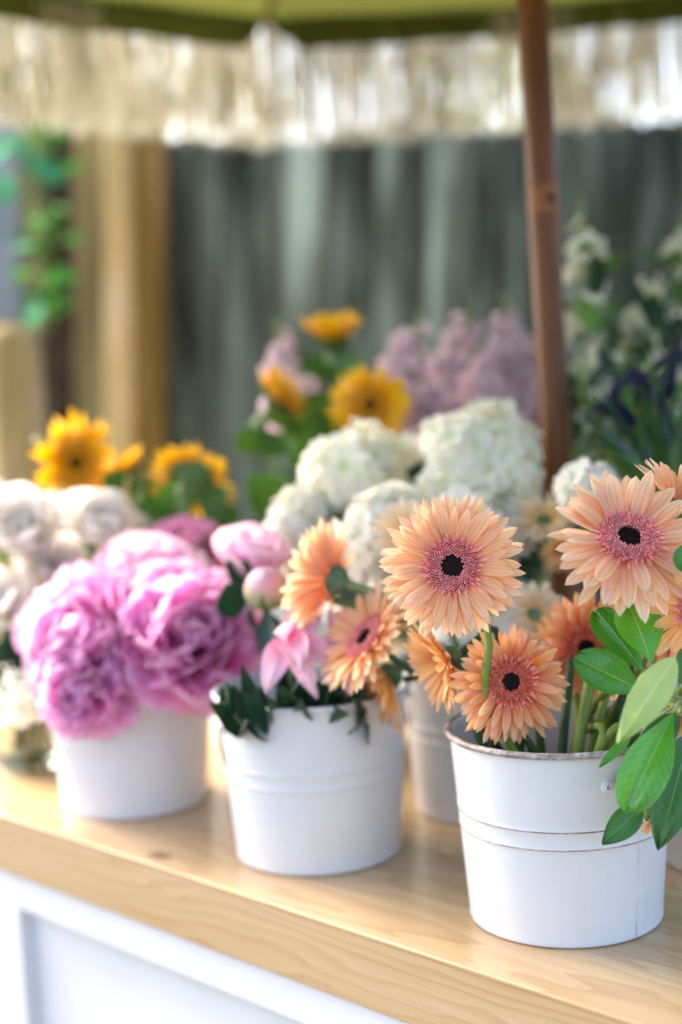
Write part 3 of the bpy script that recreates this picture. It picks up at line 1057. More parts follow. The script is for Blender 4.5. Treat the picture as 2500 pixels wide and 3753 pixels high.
RIM_Z, VAL = 1.910, 0.058
V0 = np.array([-0.088, 2.445])
cen = base_p[:2] + (top_p - base_p)[:2] * ((RIM_Z - base_p[2]) / (top_p - base_p)[2])
R_U = np.linalg.norm(V0 - cen)
ang0 = math.atan2(V0[1] - cen[1], V0[0] - cen[0])
ANG = [ang0 + math.radians(45) * k - (math.radians(5) if k == 7 else 0) for k in range(8)]
apex = np.array([top_p[0], top_p[1], RIM_Z + VAL + 0.36])
corner = [np.array([cen[0] + R_U * math.cos(a), cen[1] + R_U * math.sin(a), RIM_Z + VAL]) for a in ANG]
cm = MB()
for k in range(8):
    A, Bc = corner[k], corner[(k + 1) % 8]
    n = 10
    V, Fs = [], []
    for i in range(n + 1):
        u = i / n
        for j in range(n + 1):
            v = j / n
            e = A * (1 - v) + Bc * v
            P = apex * (1 - u) + e * u
            P = P + np.array([0, 0, 0.045 * math.sin(u * PI) - 0.028 * math.sin(v * PI) * u * math.sin(u * PI * 0.75)])
            V.append(P)
    Fs = [(i * (n + 1) + j, i * (n + 1) + j + 1, (i + 1) * (n + 1) + j + 1, (i + 1) * (n + 1) + j) for i in range(n) for j in range(n)]
    cm.add(V, Fs)
can = cm.build('canopy', M['canopy'], umb)
vm = MB()
fm = MB()


def tone(q_):
    w_ = math.sin(q_ * 310) * 0.5 + math.sin(q_ * 173 + 1) * 0.5 + math.sin(q_ * 97 + 2) * 0.6
    return min(1.0, max(0.0, 0.95 + 0.15 * w_ + rnd.gauss(0, 0.18)))


for k in range(8):
    A, Bc = corner[k], corner[(k + 1) % 8]
    Ls = np.linalg.norm(Bc - A)
    inw = np.array([cen[0], cen[1], A[2]]) - (A + Bc) / 2
    inw /= np.linalg.norm(inw)
    n = 60
    V = []
    for i in range(n + 1):
        v = i / n
        e = A * (1 - v) + Bc * v
        d_ = min(v, 1 - v) * Ls
        h = VAL * min(1.0, max(0.0, (d_ - 0.005) / 0.060)) ** 0.75 * (1.0 if d_ > 0.06 else 1.0)
        h = max(h, 0.001)
        wv = 0.006 * math.sin(v * 9 + k) + 0.004 * math.sin(v * 23)
        V.append(e + inw * (0.004 + 0.3 * wv) + np.array([0, 0, 0.002]))
        V.append(e + inw * (0.006 + wv) - np.array([0, 0, h * 0.5]))
        V.append(e + inw * (0.009 + wv * 1.6) - np.array([0, 0, h]))
    Fs = [(i * 3 + j, i * 3 + j + 1, i * 3 + j + 4, i * 3 + j + 3) for i in range(n) for j in range(2)]
    vm.add(V, Fs)
    far = k in (0, 7)
    step = 0.0008 if far else 0.006
    cnt = int(Ls / step)
    for i in range(cnt):
        v = (i + rnd.random() * 0.9) / cnt
        # tassel clumps leave thin gaps between them
        if far and (math.sin(v * Ls * 2 * PI / 0.009 + 1.2 * math.sin(v * 31 + k)) < -0.90 and rnd.random() < 0.6):
            continue
        e = A * (1 - v) + Bc * v - inw * rnd.uniform(-0.004, 0.006)
        ln = VAL + 0.143 + rnd.gauss(0, 0.008)
        sw = rnd.gauss(0, 0.004)
        tng = (Bc - A) / Ls
        pts = [e, e + tng * sw * 0.3 + np.array([0, 0, -ln * 0.35]), e + tng * sw * 0.8 + inw * rnd.gauss(0, 0.002) + np.array([0, 0, -ln * 0.7]), e + tng * sw + np.array([0, 0, -ln])]
        fm.tube(pts, [0.0010, 0.0011, 0.0011, 0.0008], 3, False, tone(v * Ls + k))
vm.build('valance', M['canopy'], can)
fm.build('fringe', M['fringe'], umb)
hubz = apex - np.array([0, 0, 0.05])
for k in range(8):
    rb = MB()
    rb.tube([hubz * (1 - u) + (corner[k] - np.array([0, 0, 0.004])) * u + np.array([0, 0, 0.035 * math.sin(u * PI)]) for u in np.linspace(0.02, 0.99, 10)], 0.005, 6)
    rb.build('rib', M['pole'], umb)
fn_ = MB()
fn_.lathe([(0.0, 0.09), (0.012, 0.08), (0.02, 0.06), (0.012, 0.04), (0.022, 0.02), (0.03, 0.0), (0.0, -0.005)], 24, apex)
fn_.build('finial', M['pole'], umb)


# ------------------------------------------------------------------ stems
def stem_path(C, f, bk, via=None, drop=0.012, inward=0.72, seed_ang=None, neck=0.035):
    """From the bottom of a bucket, inside its rim, up to the back of a flower head."""
    hb_ = C - f * drop
    d = C[:2] - bk[:2]
    L = np.linalg.norm(d) + 1e-9
    e = d / L
    rimr = min(L * 0.8, R_RIM * inward)
    base = np.array([bk[0] - e[0] * 0.03, bk[1] - e[1] * 0.03, COUNTER + 0.012])
    rim = np.array([bk[0] + e[0] * rimr, bk[1] + e[1] * rimr, COUNTER + H_B + 0.004])
    P = [base, rim]
    if via:
        P = [base] + ([] if via[0] is None else [rim]) + [np.asarray(v) for v in via if v is not None]
    P += [hb_ - f * neck, hb_]
    if P[-2][2] < P[-3][2] - 0.02 and not via:
        P[-2][2] = P[-3][2]
    return spline(P, 34)


def add_leaves(root, specs, mat='leaf', prof='leaf'):
    for (b_, t_, w_, n_, bend) in specs:
        lb = MB()
        blade_between(lb, b_, t_, w_, n_, dict(prof=prof, bend=bend, cup=0.45, ruffle=0.02, freq=1.5))
        lb.build('leaf', M[mat] if isinstance(mat, str) else mat, root)


# ------------------------------------------------------------------ gerbera
GG = 'peach gerbera daisies in the buckets'


def gerbera(label, x, y, z, f, Rpx, bk, mat='g_peach', elev=(0.05, 0.25, 0.5), droop=0.0, via=None, n=(38, 34, 26), ring='pink', fl='coral', seed=0, bend=-0.25,
            disc=True, stem_mat='stem', width=1.0, loose=0.0, spin=0.0, back_only=False, detail=True, eyez=0.0, neck=0.035, drop_r=0.34, asym=0.0):
    rnd.seed(100 + seed)
    C = at(x, y, z)
    R_ = Rpx * mm(z)
    f = facing(*f)
    B = basis(f, spin)
    pts = stem_path(C, f, bk, via, drop=R_ * drop_r, neck=neck)
    root = thing('gerbera', label, 'flower', pts[0], GG)
    sm_ = MB()
    rad = np.linspace(0.0034, 0.0029, len(pts))
    rad[-3:] *= [1.05, 1.2, 1.5]
    sm_.tube(pts, rad, 10)
    sm_.build('stem', M[stem_mat], root)
    cx = MB()
    cx.lathe([(0.003, -drop_r * R_ - 0.003), (0.10 * R_, -drop_r * R_ + 0.002), (0.20 * R_, -0.22 * R_), (0.25 * R_, -0.10 * R_), (0.20 * R_, -0.02 * R_), (0.0, 0.0)], 24, C, B)
    for k in range(40):
        a = 2 * PI * k / 40 + rnd.uniform(-.1, .1)
        ly = rnd.choice([0.0, 0.5, 1.0])
        bl = blade(0.20 * R_, 0.05 * R_, 4, 3, 'point', bend=0.5, cup=0.5)
        ring_petal(cx, C, B, a, 0.9 - 0.5 * ly + rnd.uniform(-0.1, 0.1), (0.10 + 0.07 * ly) * R_, (-0.30 + 0.14 * ly) * R_, bl)
    cx.build('calyx', M['calyx'], root)
    pm_ = MB()
    rows = ((n[0], elev[0], 1.0, 0.20, -0.03), (n[1], elev[1], 0.97, 0.22, 0.0), (n[2], elev[2], 0.84, 0.25, 0.03))
    for li, (cnt, el, ln, r0, z0) in enumerate(rows):
        off = rnd.uniform(0, 1)
        for k in range(cnt):
            a = 2 * PI * (k + off) / cnt + rnd.uniform(-0.07, 0.07)
            Lp = (ln - r0) * R_ * rnd.uniform(0.88, 1.06)
            if loose and rnd.random() < loose:
                Lp *= rnd.uniform(0.8, 1.08)
            W_ = 0.150 * R_ * width * rnd.uniform(0.85, 1.15)
            bl = blade(Lp, W_, 12, 7, 'petal', bend=bend + rnd.uniform(-0.22, 0.22), cup=rnd.uniform(0.25, 0.7), ruffle=0.012 * R_ * rnd.uniform(-1, 1), freq=1.0,
                       ph=rnd.uniform(0, 6), twist=rnd.uniform(-0.25, 0.25), bend_pow=1.3)
            dz_ = float((B @ np.array([-math.sin(a), math.cos(a), 0.0]))[2])
            ring_petal(pm_, C, B, a, el + asym * dz_ + rnd.gauss(0, 0.055 + 0.1 * loose), r0 * R_, z0 * R_, bl, rnd.uniform(-0.25, 0.25), None, droop)
    pm_.build('petals', M[mat], root)
    if not disc:
        return root
    # short inner ray florets
    fl_ = MB()
    for k in range(66):
        a = 2 * PI * k / 66 + rnd.uniform(-.05, .05)
        ly = k % 3
        bl = blade(R_ * (0.21 - 0.035 * ly) * rnd.uniform(0.75, 1.15), 0.043 * R_, 5, 3, 'petal', bend=rnd.uniform(-0.9, 0.3), cup=0.9)
        ring_petal(fl_, C, B, a, 0.26 + 0.2 * ly + rnd.uniform(-0.12, 0.12), (0.325 - 0.012 * ly) * R_, 0.075 * R_, bl, rnd.uniform(-.3, .3))
    fl_.build('floret_ring', M[fl], root)
    dm = MB()
    items = []
    cnt = 330 if detail else 160
    for k in range(cnt):
        q_ = k / cnt
        rr = math.sqrt(0.165 ** 2 + (0.335 ** 2 - 0.165 ** 2) * q_)
        a = k * 2.399963
        hgt = 0.115 - 0.45 * (rr - 0.25) ** 2 * 3
        tl = 0.75 * (rr - 0.235) / 0.10
        pos = (rr * R_ * math.cos(a), rr * R_ * math.sin(a), hgt * R_ - 0.03 * R_)
        j = rnd.uniform(-0.5, 0.5)
        dr = (tl * math.cos(a + j), tl * math.sin(a + j), 1.0)
        items.append((pos, dr, R_ * rnd.uniform(0.045, 0.08), R_ * rnd.uniform(0.05, 0.075), rnd.random()))
    scatter_florets(dm, C, B, items)
    dm.lathe([(0.34 * R_, 0.0), (0.31 * R_, 0.07 * R_), (0.25 * R_, 0.09 * R_), (0.165 * R_, 0.055 * R_)], 28, C, B)
    dm.build('disc', M[ring], root)
    em = MB()
    em.lathe([(0.18 * R_, 0.05 * R_), (0.13 * R_, (0.055 + eyez) * R_), (0.08 * R_, (0.065 + eyez) * R_), (0.0, (0.06 + eyez) * R_)], 24, C, B)
    items = []
    for k in range(110):
        rr = 0.165 * math.sqrt((k + 0.5) / 110)
        a = k * 2.399963
        items.append(((rr * R_ * math.cos(a), rr * R_ * math.sin(a), 0.05 * R_), (-0.3 * math.cos(a), -0.3 * math.sin(a), 1), R_ * rnd.uniform(0.05, 0.08), R_ * 0.028, rnd.random()))
    scatter_florets(em, C, B, items)
    em.build('eye', M['eye'], root)
    return root


gerbera('large sharp peach gerbera facing forward with pink ring, black eye and bare stem', 1040, 1302, 1.015, (-0.10, 0.10, 1.0), 171, BR, 'g_peach', (0.06, 0.20, 0.36), 0.0,
        via=[np.array([BR[0] - 0.035, BR[1] - 0.03, COUNTER + 0.13]), at(1117, 1610, 1.045), at(1121, 1450, 1.045)], seed=1, bend=-0.15, n=(42, 38, 30), neck=0.012)
gerbera('pale peach gerbera tilted to the sky, its lower petals drooping, at the upper right', 1443, 1244, 0.985, (0.04, 0.62, 0.78), 190, BR, 'g_pale', (0.10, 0.22, 0.36), 0.5,
        via=[np.array([BR[0] + 0.02, BR[1] + 0.02, COUNTER + 0.14]), at(1470, 1480, 1.035), at(1488, 1370, 1.02)], seed=2, bend=-0.10, n=(24, 22, 9), width=1.3, loose=0.15, eyez=-0.02, neck=0.012, asym=0.38)
gerbera('peach gerbera seen from its side, behind the pale tilted one at the right edge', 1560, 1150, 1.02, (0.40, 0.9, -0.1), 130, BR, 'g_pale', (0.55, 0.75, 0.95), 0.0, seed=3, n=(24, 18, 10), disc=False,
        via=[np.array([BR[0] + 0.04, BR[1] + 0.02, COUNTER + 0.14]), at(1540, 1400, 1.05)])
gerbera('peach gerbera with long hanging petals, cut by the right edge over the glossy leaves', 1618, 1400, 0.965, (-0.45, -0.1, 0.85), 150, BR, 'g_yel', (0.0, 0.15, 0.4), 4.0, seed=4, n=(20, 16, 10), width=1.25, loose=0.3,
        via=[np.array([BR[0] + 0.05, BR[1], COUNTER + 0.14]), at(1590, 1560, 1.01)])
gerbera('blurred orange gerbera with red centre, behind the glossy green leaves', 1345, 1488, 1.13, (0.05, 0.02, 1.0), 132, BR, 'g_deep', (0.10, 0.25, 0.45), 0.0, seed=5, ring='red', fl='coral', n=(32, 28, 20),
        via=[np.array([BR[0] + 0.01, BR[1] + 0.02, COUNTER + 0.05]), at(1330, 1700, 1.10)], stem_mat='stem')
gerbera('low red centred orange gerbera at the rim, crossed by the large one\'s stem', 1172, 1568, 1.05, (0.10, 0.18, 1.0), 142, BR, 'g_deep', (0.06, 0.2, 0.42), 1.5, seed=6, ring='red', fl='coral', n=(32, 28, 20), loose=0.4,
        via=[np.array([BR[0] - 0.03, BR[1] + 0.01, COUNTER + 0.05]), at(1196, 1715, 1.085), at(1200, 1640, 1.09)], stem_mat='stem_dark', neck=0.012)
gerbera('amber gerbera shown from behind, tucked under the large front one', 1022, 1518, 1.09, (-0.76, -0.34, 0.30), 128, BR, 'g_yel', (0.45, 0.65, 0.85), 0.0, seed=7, n=(34, 28, 18), disc=False,
        via=[np.array([BR[0] - 0.055, BR[1] - 0.01, COUNTER + 0.135])], stem_mat='stem_dark')
gerbera('soft peach gerbera turned to the left with pink ring in profile, over the lily bucket', 848, 1472, 1.16, (-0.70, 0.55, 0.40), 152, BK, 'g_peach', (0.18, 0.35, 0.52), 0.0, seed=8, n=(34, 28, 18), loose=0.1,
        via=[np.array([BK[0] - 0.02, BK[1] - 0.05, COUNTER + 0.15]), at(940, 1560, 1.21)], stem_mat='stem_dark')
gerbera('amber gerbera hanging face down over the lily bucket rim, loose long petals', 885, 1560, 1.20, (-0.74, -0.50, 0.26), 134, BK, 'g_yel', (0.5, 0.7, 0.85), 2.0, seed=9, n=(22, 18, 10), disc=False, loose=0.6,
        via=[np.array([BK[0] - 0.03, BK[1] - 0.05, COUNTER + 0.15])], stem_mat='stem_dark')
gerbera('peach gerbera in profile facing the peony bud, grey green calyx showing', 758, 1330, 1.20, (-0.82, 0.22, -0.42), 146, BK, 'g_peach', (0.42, 0.6, 0.8), 0.0, seed=10, n=(34, 28, 18), disc=False,
        via=[np.array([BK[0] - 0.03, BK[1] - 0.05, COUNTER + 0.15]), at(905, 1440, 1.24), at(850, 1365, 1.21)], stem_mat='stem_pale')
gerbera('pale gerbera peeking out behind the top of the large peach one', 935, 1225, 1.20, (-0.3, 0.5, 0.8), 95, BK, 'g_cream', (0.15, 0.3, 0.5), 0.0, seed=11, n=(22, 18, 10), disc=False, detail=False)
gerbera('blurred cream yellow gerbera left of the pole foot, facing up', 1252, 1195, 1.30, (-0.1, 0.75, 0.65), 84, BK, 'g_cream', (0.1, 0.3, 0.5), 0.0, seed=12, n=(22, 18, 10), disc=False, detail=False, stem_mat='stem_pale')
gerbera('dark orange gerbera deep in shade under the pale tilted one', 1535, 1450, 1.10, (0.1, 0.0, 1.0), 105, BR, 'g_deep', (0.1, 0.25, 0.45), 0.0, seed=13, ring='red', n=(24, 20, 12),
        via=[np.array([BR[0] + 0.03, BR[1] + 0.03, COUNTER + 0.14]), at(1500, 1640, 1.10)])
gerbera('small coral red gerbera glimpsed between the leaves at the right edge', 1578, 1640, 1.03, (-0.3, 0.3, 0.9), 62, BR, 'g_deep', (0.3, 0.5, 0.7), 0.0, seed=14, ring='red', fl='coral', n=(20, 16, 10), via=[np.array([BR[0] + 0.05, BR[1] - 0.02, COUNTER + 0.13])])
gerbera('cream gerbera low between the two front orange gerberas, out of focus', 1228, 1410, 1.22, (0.2, 0.5, 0.85), 84, BK, 'g_cream', (0.3, 0.5, 0.7), 0.0, seed=15, n=(16, 12, 8), disc=False, width=1.3)
gerbera('orange gerbera turned down beneath the cream yellow one by the pole', 1290, 1262, 1.28, (0.3, -0.5, 0.8), 62, BK, 'g_yel', (0.3, 0.5, 0.7), 0.0, seed=16, n=(20, 16, 10), disc=False)
gerbera('peach gerbera with only a few petals showing below the bucket leaves', 1500, 1890, 1.0, (0.2, -0.55, 0.6), 40, BR, 'g_peach', (0.4, 0.6, 0.8), 0.0, seed=17, n=(16, 12, 8), disc=False, via=[np.array([BR[0] + 0.06, BR[1] - 0.03, COUNTER + 0.14]), at(1520, 1760, 0.985)])

# spare stems standing in the front bucket: each a cut flower stalk of its own
for i, (x0, y0, x1, y1, z0, z1) in enumerate(((1245, 1735, 1238, 1640, 1.10, 1.12), (1292, 1735, 1305, 1600, 1.08, 1.10), (1325, 1735, 1352, 1590, 1.06, 1.07), (1355, 1735, 1392, 1600, 1.08, 1.09), (1405, 1735, 1430, 1610, 1.09, 1.09))):
    a_, b_ = at(x0, y0, z0), at(x1, y1, z1)
    d_ = (b_ - a_) / np.linalg.norm(b_ - a_)
    lo = a_ + d_ * ((COUNTER + 0.012 - a_[2]) / d_[2])
    lo[:2] = BR[:2] + (lo[:2] - BR[:2]) * min(1.0, 0.055 / (np.linalg.norm(lo[:2] - BR[:2]) + 1e-9))
    hi = b_ + d_ * 0.03
    lab = ['dark green cut stalk standing leftmost inside the gerbera bucket', 'dark stalk beside the thick pale one in the gerbera bucket', 'thick pale green stalk leaning in the middle of the gerbera bucket',
           'olive stalk leaning right of the thick pale one in the gerbera bucket', 'green stalk nearest the wire handle inside the gerbera bucket'][i]
    t = thing('flower_stalk', lab, 'stem', lo, 'cut stalks in the gerbera bucket')
    mb = MB()
    mb.tube(spline([lo, a_, b_, hi], 20), 0.0036 if i != 2 else 0.0044, 10)
    mb.build('stem', M[['stem_dark', 'stem_dark', 'stem', 'stem', 'stem_dark'][i]], t)


# ------------------------------------------------------------------ peonies
def peony(label, x, y, z, f, Rpx, bk, mat='peony', seed=0, openness=1.0, squash=1.0, shaggy=1.0, leaves=(), smooth=False):
    rnd.seed(300 + seed)
    C = at(x, y, z)
    R_ = Rpx * mm(z)
    f = facing(*f)
    B = basis(f, rnd.uniform(0, 6))
    pts = stem_path(C - f * R_ * 0.6, f, bk, drop=0.0, neck=0.03)
    root = thing('peony', label, 'flower', pts[0], 'pink peonies in the left bucket')
    s_ = MB()
    s_.tube(pts, 0.0035, 8)
    s_.build('stem', M['stem_dark'], root)
    pm_ = MB()
    # (count, elevation, length, width, base radius, height, bend, cup, ruffle)
    rows = [(9, -0.15, 1.22, 1.05, 0.10, -0.42, 0.75, 0.65, 0.05), (10, 0.12, 1.20, 0.95, 0.10, -0.40, 0.8, 0.7, 0.06), (13, 0.38, 1.10, 0.70, 0.10, -0.35, 0.65, 0.6, 0.08),
            (10, 0.60, 1.12, 0.98, 0.10, -0.34, 0.60, 0.45, 0.06), (8, 0.84, 1.08, 0.92, 0.09, -0.34, 0.52, 0.5, 0.07), (7, 1.06, 1.02, 0.80, 0.07, -0.32, 0.45, 0.5, 0.08), (5, 1.28, 0.98, 0.66, 0.04, -0.30, 0.35, 0.5, 0.08)]
    if smooth:
        rows = [(5, 0.45, 1.55, 1.6, 0.10, -0.55, 1.15, 0.9, 0.02), (5, 0.75, 1.5, 1.4, 0.08, -0.52, 1.0, 0.9, 0.02), (4, 1.0, 1.35, 1.1, 0.06, -0.5, 0.8, 0.9, 0.02)]
    for (cnt, el, ln, wd, r0, z0, bd, cp, rf) in rows:
        for k in range(cnt):
            a = 2 * PI * (k + rnd.random() * 0.8) / cnt
            sh = rf * shaggy
            bl = blade(ln * R_ * rnd.uniform(0.84, 1.08), wd * R_ * rnd.uniform(0.8, 1.25), 9, 9, 'wide', bend=bd * openness * rnd.uniform(0.5, 1.3), cup=cp * rnd.uniform(0.4, 1.3),
                       ruffle=sh * R_ * rnd.uniform(0.4, 1.0), freq=rnd.uniform(0.8, 1.8), ph=rnd.uniform(0, 6), notch=0.16 * min(1, sh * 9) * rnd.random(), twist=rnd.uniform(-.3, .3) * shaggy)
            ring_petal(pm_, C, B, a, el + rnd.gauss(0, 0.10), r0 * R_, z0 * R_, bl, rnd.uniform(-.5, .5) * shaggy)
    pm_.build('petals', M[mat], root)
    add_leaves(root, leaves, 'leaf_dark')
    return root


peony('big pink peony bending lowest over the left bucket, beside white roses', 188, 1470, 1.375, (-0.38, 0.36, 0.85), 152, BL, 'peony', 1, shaggy=0.8)
peony('big magenta ruffled peony in front, hanging over the bucket rim by the bud', 442, 1462, 1.355, (0.15, 0.48, 0.85), 160, BL, 'peony', 2, shaggy=1.1)
peony('pale pink peony on top, between the two big front peonies', 340, 1345, 1.43, (-0.05, 0.8, 0.6), 138, BL, 'peony_pale', 3)
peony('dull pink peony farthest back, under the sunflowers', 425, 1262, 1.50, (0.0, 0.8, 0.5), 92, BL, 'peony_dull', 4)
peony('pink peony torn open below, lowest one on the left bucket', 190, 1590, 1.345, (-0.25, -0.25, 0.9), 104, BL, 'peony', 5, openness=0.7)
peony('smooth cupped pink peony above the bud and the dark leaf', 582, 1288, 1.33, (0.10, 0.85, 0.35), 92, BM_, 'peony_pale', 6, openness=1.0, shaggy=0.3, smooth=True,
      leaves=[(at(590, 1350, 1.31), at(518, 1292, 1.29), 0.030, facing(0.2, 0.2, 1), 0.3), (at(540, 1420, 1.31), at(520, 1340, 1.28), 0.03, facing(0.1, 0.2, 1), 0.3)])


def bud(label, x, y, z, f, Rpx, bk):
    C = at(x, y, z)
    R_ = Rpx * mm(z)
    f = facing(*f)
    B = basis(f)
    pts = stem_path(C - f * R_ * 0.9, f, bk, drop=0.0, neck=0.03)
    root = thing('peony_bud', label, 'flower', pts[0])
    s_ = MB()
    s_.tube(pts, 0.0035, 8)
    s_.build('stem', M['stem_dark'], root)
    pm_ = MB()
    prof = [(0.999 * math.sin(q) * (1 + 0.10 * math.cos(q)), -1.02 * math.cos(q)) for q in np.linspace(0.02, PI - 0.02, 22)]
    pm_.lathe([(a * R_, b * R_) for a, b in prof], 40, C, B)
    P_ = (pm_.v[0] - C) @ B
    az_ = np.arctan2(P_[:, 1], P_[:, 0])
    pm_.v[0] = C + (P_ * (1 + 0.06 * np.abs(np.sin(1.5 * az_ + P_[:, 2] / R_ * 1.1)) - 0.04)[:, None]) @ B.T
    for k in range(4):
        bl = blade(1.9 * R_, 1.25 * R_, 12, 7, 'wide', bend=2.3, cup=0.95)
        ring_petal(pm_, C, B, 2 * PI * k / 4 + 0.3, 0.12, 0.10 * R_, -1.03 * R_, bl)
    pm_.build('petals', M['bud'], root)
    cm_ = MB()
    for k in range(5):
        bl = blade(1.9 * R_, 0.85 * R_, 10, 5, 'leaf', bend=1.9, cup=0.9)
        ring_petal(cm_, C, B, 2 * PI * k / 5 + 0.4, 0.05, 0.05 * R_, -1.06 * R_, bl)
    cm_.build('calyx', M['leaf'], root)
    add_leaves(root, [(C - f * R_ * 1.2, at(612, 1535, z - 0.01), 0.018, facing(-0.4, 0.2, 1), 0.5), (C - f * R_ * 1.3, at(660, 1600, z), 0.03, facing(0.2, 0.4, 1), 0.6)], 'leaf_dark')


bud('round closed peony bud with green sepals left of the profile gerbera', 612, 1352, 1.27, (0.0, 0.75, 0.45), 50, BM_)


# ------------------------------------------------------------------ lily with leaves in the middle bucket
def lily(label, x, y, z, f, Rpx, bk, seed, tips, leaves=()):
    rnd.seed(seed)
    C = at(x, y, z)
    f = facing(*f)
    pts = stem_path(C, f, bk, drop=0.01)
    root = thing('lily', label, 'flower', pts[0], 'pink lilies over the middle bucket')
    s_ = MB()
    s_.tube(pts, 0.003, 8)
    s_.build('stem', M['stem_dark'], root)
    pm_ = MB()
    for (tx, ty, dz, w_) in tips:
        blade_between(pm_, C, at(tx, ty, z + dz), w_ * mm(z), facing(rnd.uniform(-.4, .4), 0.3, 1), dict(prof='leaf', bend=rnd.uniform(-1.3, -0.5), cup=rnd.uniform(0.5, 1.0), ruffle=0.05, freq=1.6, ph=rnd.uniform(0, 6), twist=rnd.uniform(-.5, .5)))
    pm_.build('petals', M['lily'], root)
    add_leaves(root, leaves, 'leaf_dark')


lv = []
rnd.seed(5)
for (bx, by, tx, ty, w_) in ((690, 1700, 690, 1560, 60), (760, 1720, 715, 1570, 55), (560, 1690, 480, 1615, 60), (600, 1690, 560, 1560, 55), (700, 1700, 640, 1580, 50), (800, 1700, 830, 1600, 60), (740, 1690, 790, 1590, 60),
                           (640, 1700, 540, 1640, 60), (850, 1690, 845, 1665, 70), (600, 1680, 520, 1570, 60), (660, 1660, 575, 1625, 50), (700, 1640, 800, 1640, 50), (560, 1690, 565, 1655, 50)):
    lv.append((at(bx, by, 1.22), at(tx, ty, 1.165 + rnd.uniform(-.01, .03)), w_ * mm(1.18), facing(rnd.uniform(-.6, .6), rnd.uniform(-.1, .7), 1), rnd.uniform(-.5, .9)))
for k in range(26):
    ax_ = rnd.uniform(545, 850)
    lv.append((at(ax_, 1690, rnd.uniform(1.19, 1.28)), at(ax_ + rnd.uniform(-75, 55), rnd.uniform(1490, 1620), rnd.uniform(1.16, 1.28)), rnd.uniform(45, 75) * mm(1.18), facing(rnd.uniform(-.6, .6), rnd.uniform(-.1, .7), 1), rnd.uniform(-.5, .9)))
lily('pink lily with a pointed petal hanging left, between bud and gerbera', 660, 1470, 1.20, (-0.2, -0.2, 1), 100, BM_, 41, [(612, 1596, -0.03, 66), (690, 1545, -0.045, 84), (775, 1530, -0.03, 70), (728, 1606, -0.02, 50), (628, 1455, -0.02, 66), (740, 1420, 0.02, 60), (690, 1400, 0.03, 50)], lv)
lily('violet pink lily half covered by the soft peach gerbera', 790, 1480, 1.24, (0.1, 0.1, 1), 100, BM_, 42, [(745, 1600, -0.03, 60), (800, 1600, -0.02, 60), (715, 1510, -0.02, 60), (860, 1385, 0.02, 55), (760, 1395, 0.03, 60), (900, 1450, 0.03, 55)])


# ------------------------------------------------------------------ roses in a glass vase
def rose(label, x, y, z, f, Rpx, bk, seed):
    rnd.seed(500 + seed)
    C = at(x, y, z)
    R_ = Rpx * mm(z)
    f = facing(*f)
    B = basis(f, rnd.uniform(0, 6))
    pts = stem_path(C - f * R_ * 0.55, f, bk, drop=0.0, inward=0.35, neck=0.03)
    root = thing('white_rose', label, 'flower', pts[0], 'white roses in the glass vase')
    s_ = MB()
    s_.tube(pts, 0.0026, 8)
    s_.build('stem', M['stem'], root)
    pm_ = MB()
    rows = [(5, 0.30, 1.40, 1.45, 0.95), (5, 0.55, 1.36, 1.35, 0.85), (5, 0.80, 1.28, 1.15, 0.75), (4, 1.02, 1.18, 0.95, 0.6), (3, 1.25, 1.05, 0.7, 0.4)]
    for (cnt, el, ln, wd, bd) in rows:
        for k in range(cnt):
            bl = blade(ln * R_, wd * R_, 10, 9, 'wide', bend=bd * rnd.uniform(0.6, 1.1), cup=1.0, ruffle=0.015 * R_, freq=1.2, ph=rnd.uniform(0, 6))
            ring_petal(pm_, C, B, 2 * PI * (k + rnd.random() * .6) / cnt, el + rnd.gauss(0, 0.06), 0.05 * R_, -0.5 * R_, bl, rnd.uniform(-.15, .15))
    pm_.build('petals', M['rose'], root)
    cm_ = MB()
    for k in range(5):
        bl = blade(0.7 * R_, 0.3 * R_, 6, 5, 'point', bend=0.4, cup=0.5)
        ring_petal(cm_, C, B, 2 * PI * k / 5, -0.3, 0.04 * R_, -0.55 * R_, bl)
    cm_.build('calyx', M['leaf'], root)
    return root


VZ = on_cart(-1.372, 0.135)
for i, (lab, x, y, z, f, r_) in enumerate((
        ('largest white rose, uppermost at the left edge', 45, 1215, 1.50, (0.20, 0.62, 0.75), 98), ('white rose standing right of the others, above the peonies', 228, 1205, 1.52, (0.25, 0.65, 0.7), 86),
        ('white rose tucked between the two highest ones', 135, 1200, 1.57, (0.0, 0.75, 0.65), 74), ('low white rose half out of the left edge', 15, 1385, 1.46, (-0.3, 0.4, .85), 84),
        ('white rose just above the violet peony petals', 118, 1310, 1.50, (0.2, 0.5, .8), 82), ('small white rose nearest the dull pink peony', 305, 1222, 1.56, (0.5, 0.5, 0.6), 46),
        ('white rose whose tip meets the sunflower, at the top left corner of the cluster', -20, 1160, 1.55, (-0.2, 0.5, 0.8), 66))):
    rose(lab, x, y, z, f, r_, VZ, i)

m, nd, lk, out = new_mat('clear_glass')
gl = nd.new('ShaderNodeBsdfGlass')
gl.inputs['IOR'].default_value = 1.45
gl.inputs['Roughness'].default_value = 0.02
gl.inputs['Color'].default_value = (0.93, 0.96, 0.94, 1)
lk.new(gl.outputs[0], out.inputs[0])
M['glass'] = m
vase = thing('glass_vase', 'clear glass vase of white roses on the far end of the counter', 'vase', VZ)
gv = MB()
gv.lathe([(0.0, 0.0006), (0.040, 0.0006), (0.046, 0.004), (0.050, 0.03), (0.054, 0.09), (0.058, 0.15), (0.0592, 0.151), (0.0570, 0.151), (0.0515, 0.09), (0.0475, 0.03), (0.043, 0.010), (0.0, 0.009)], 48, VZ)
gv.build('glass_body', M['glass'], vase)
ba = thing('babys_breath', 'sprig of tiny white flowers below the roses at the left edge', 'flower', VZ + np.array([0, 0, 0.011]))
bb, sb = MB(), MB()
rnd.seed(77)
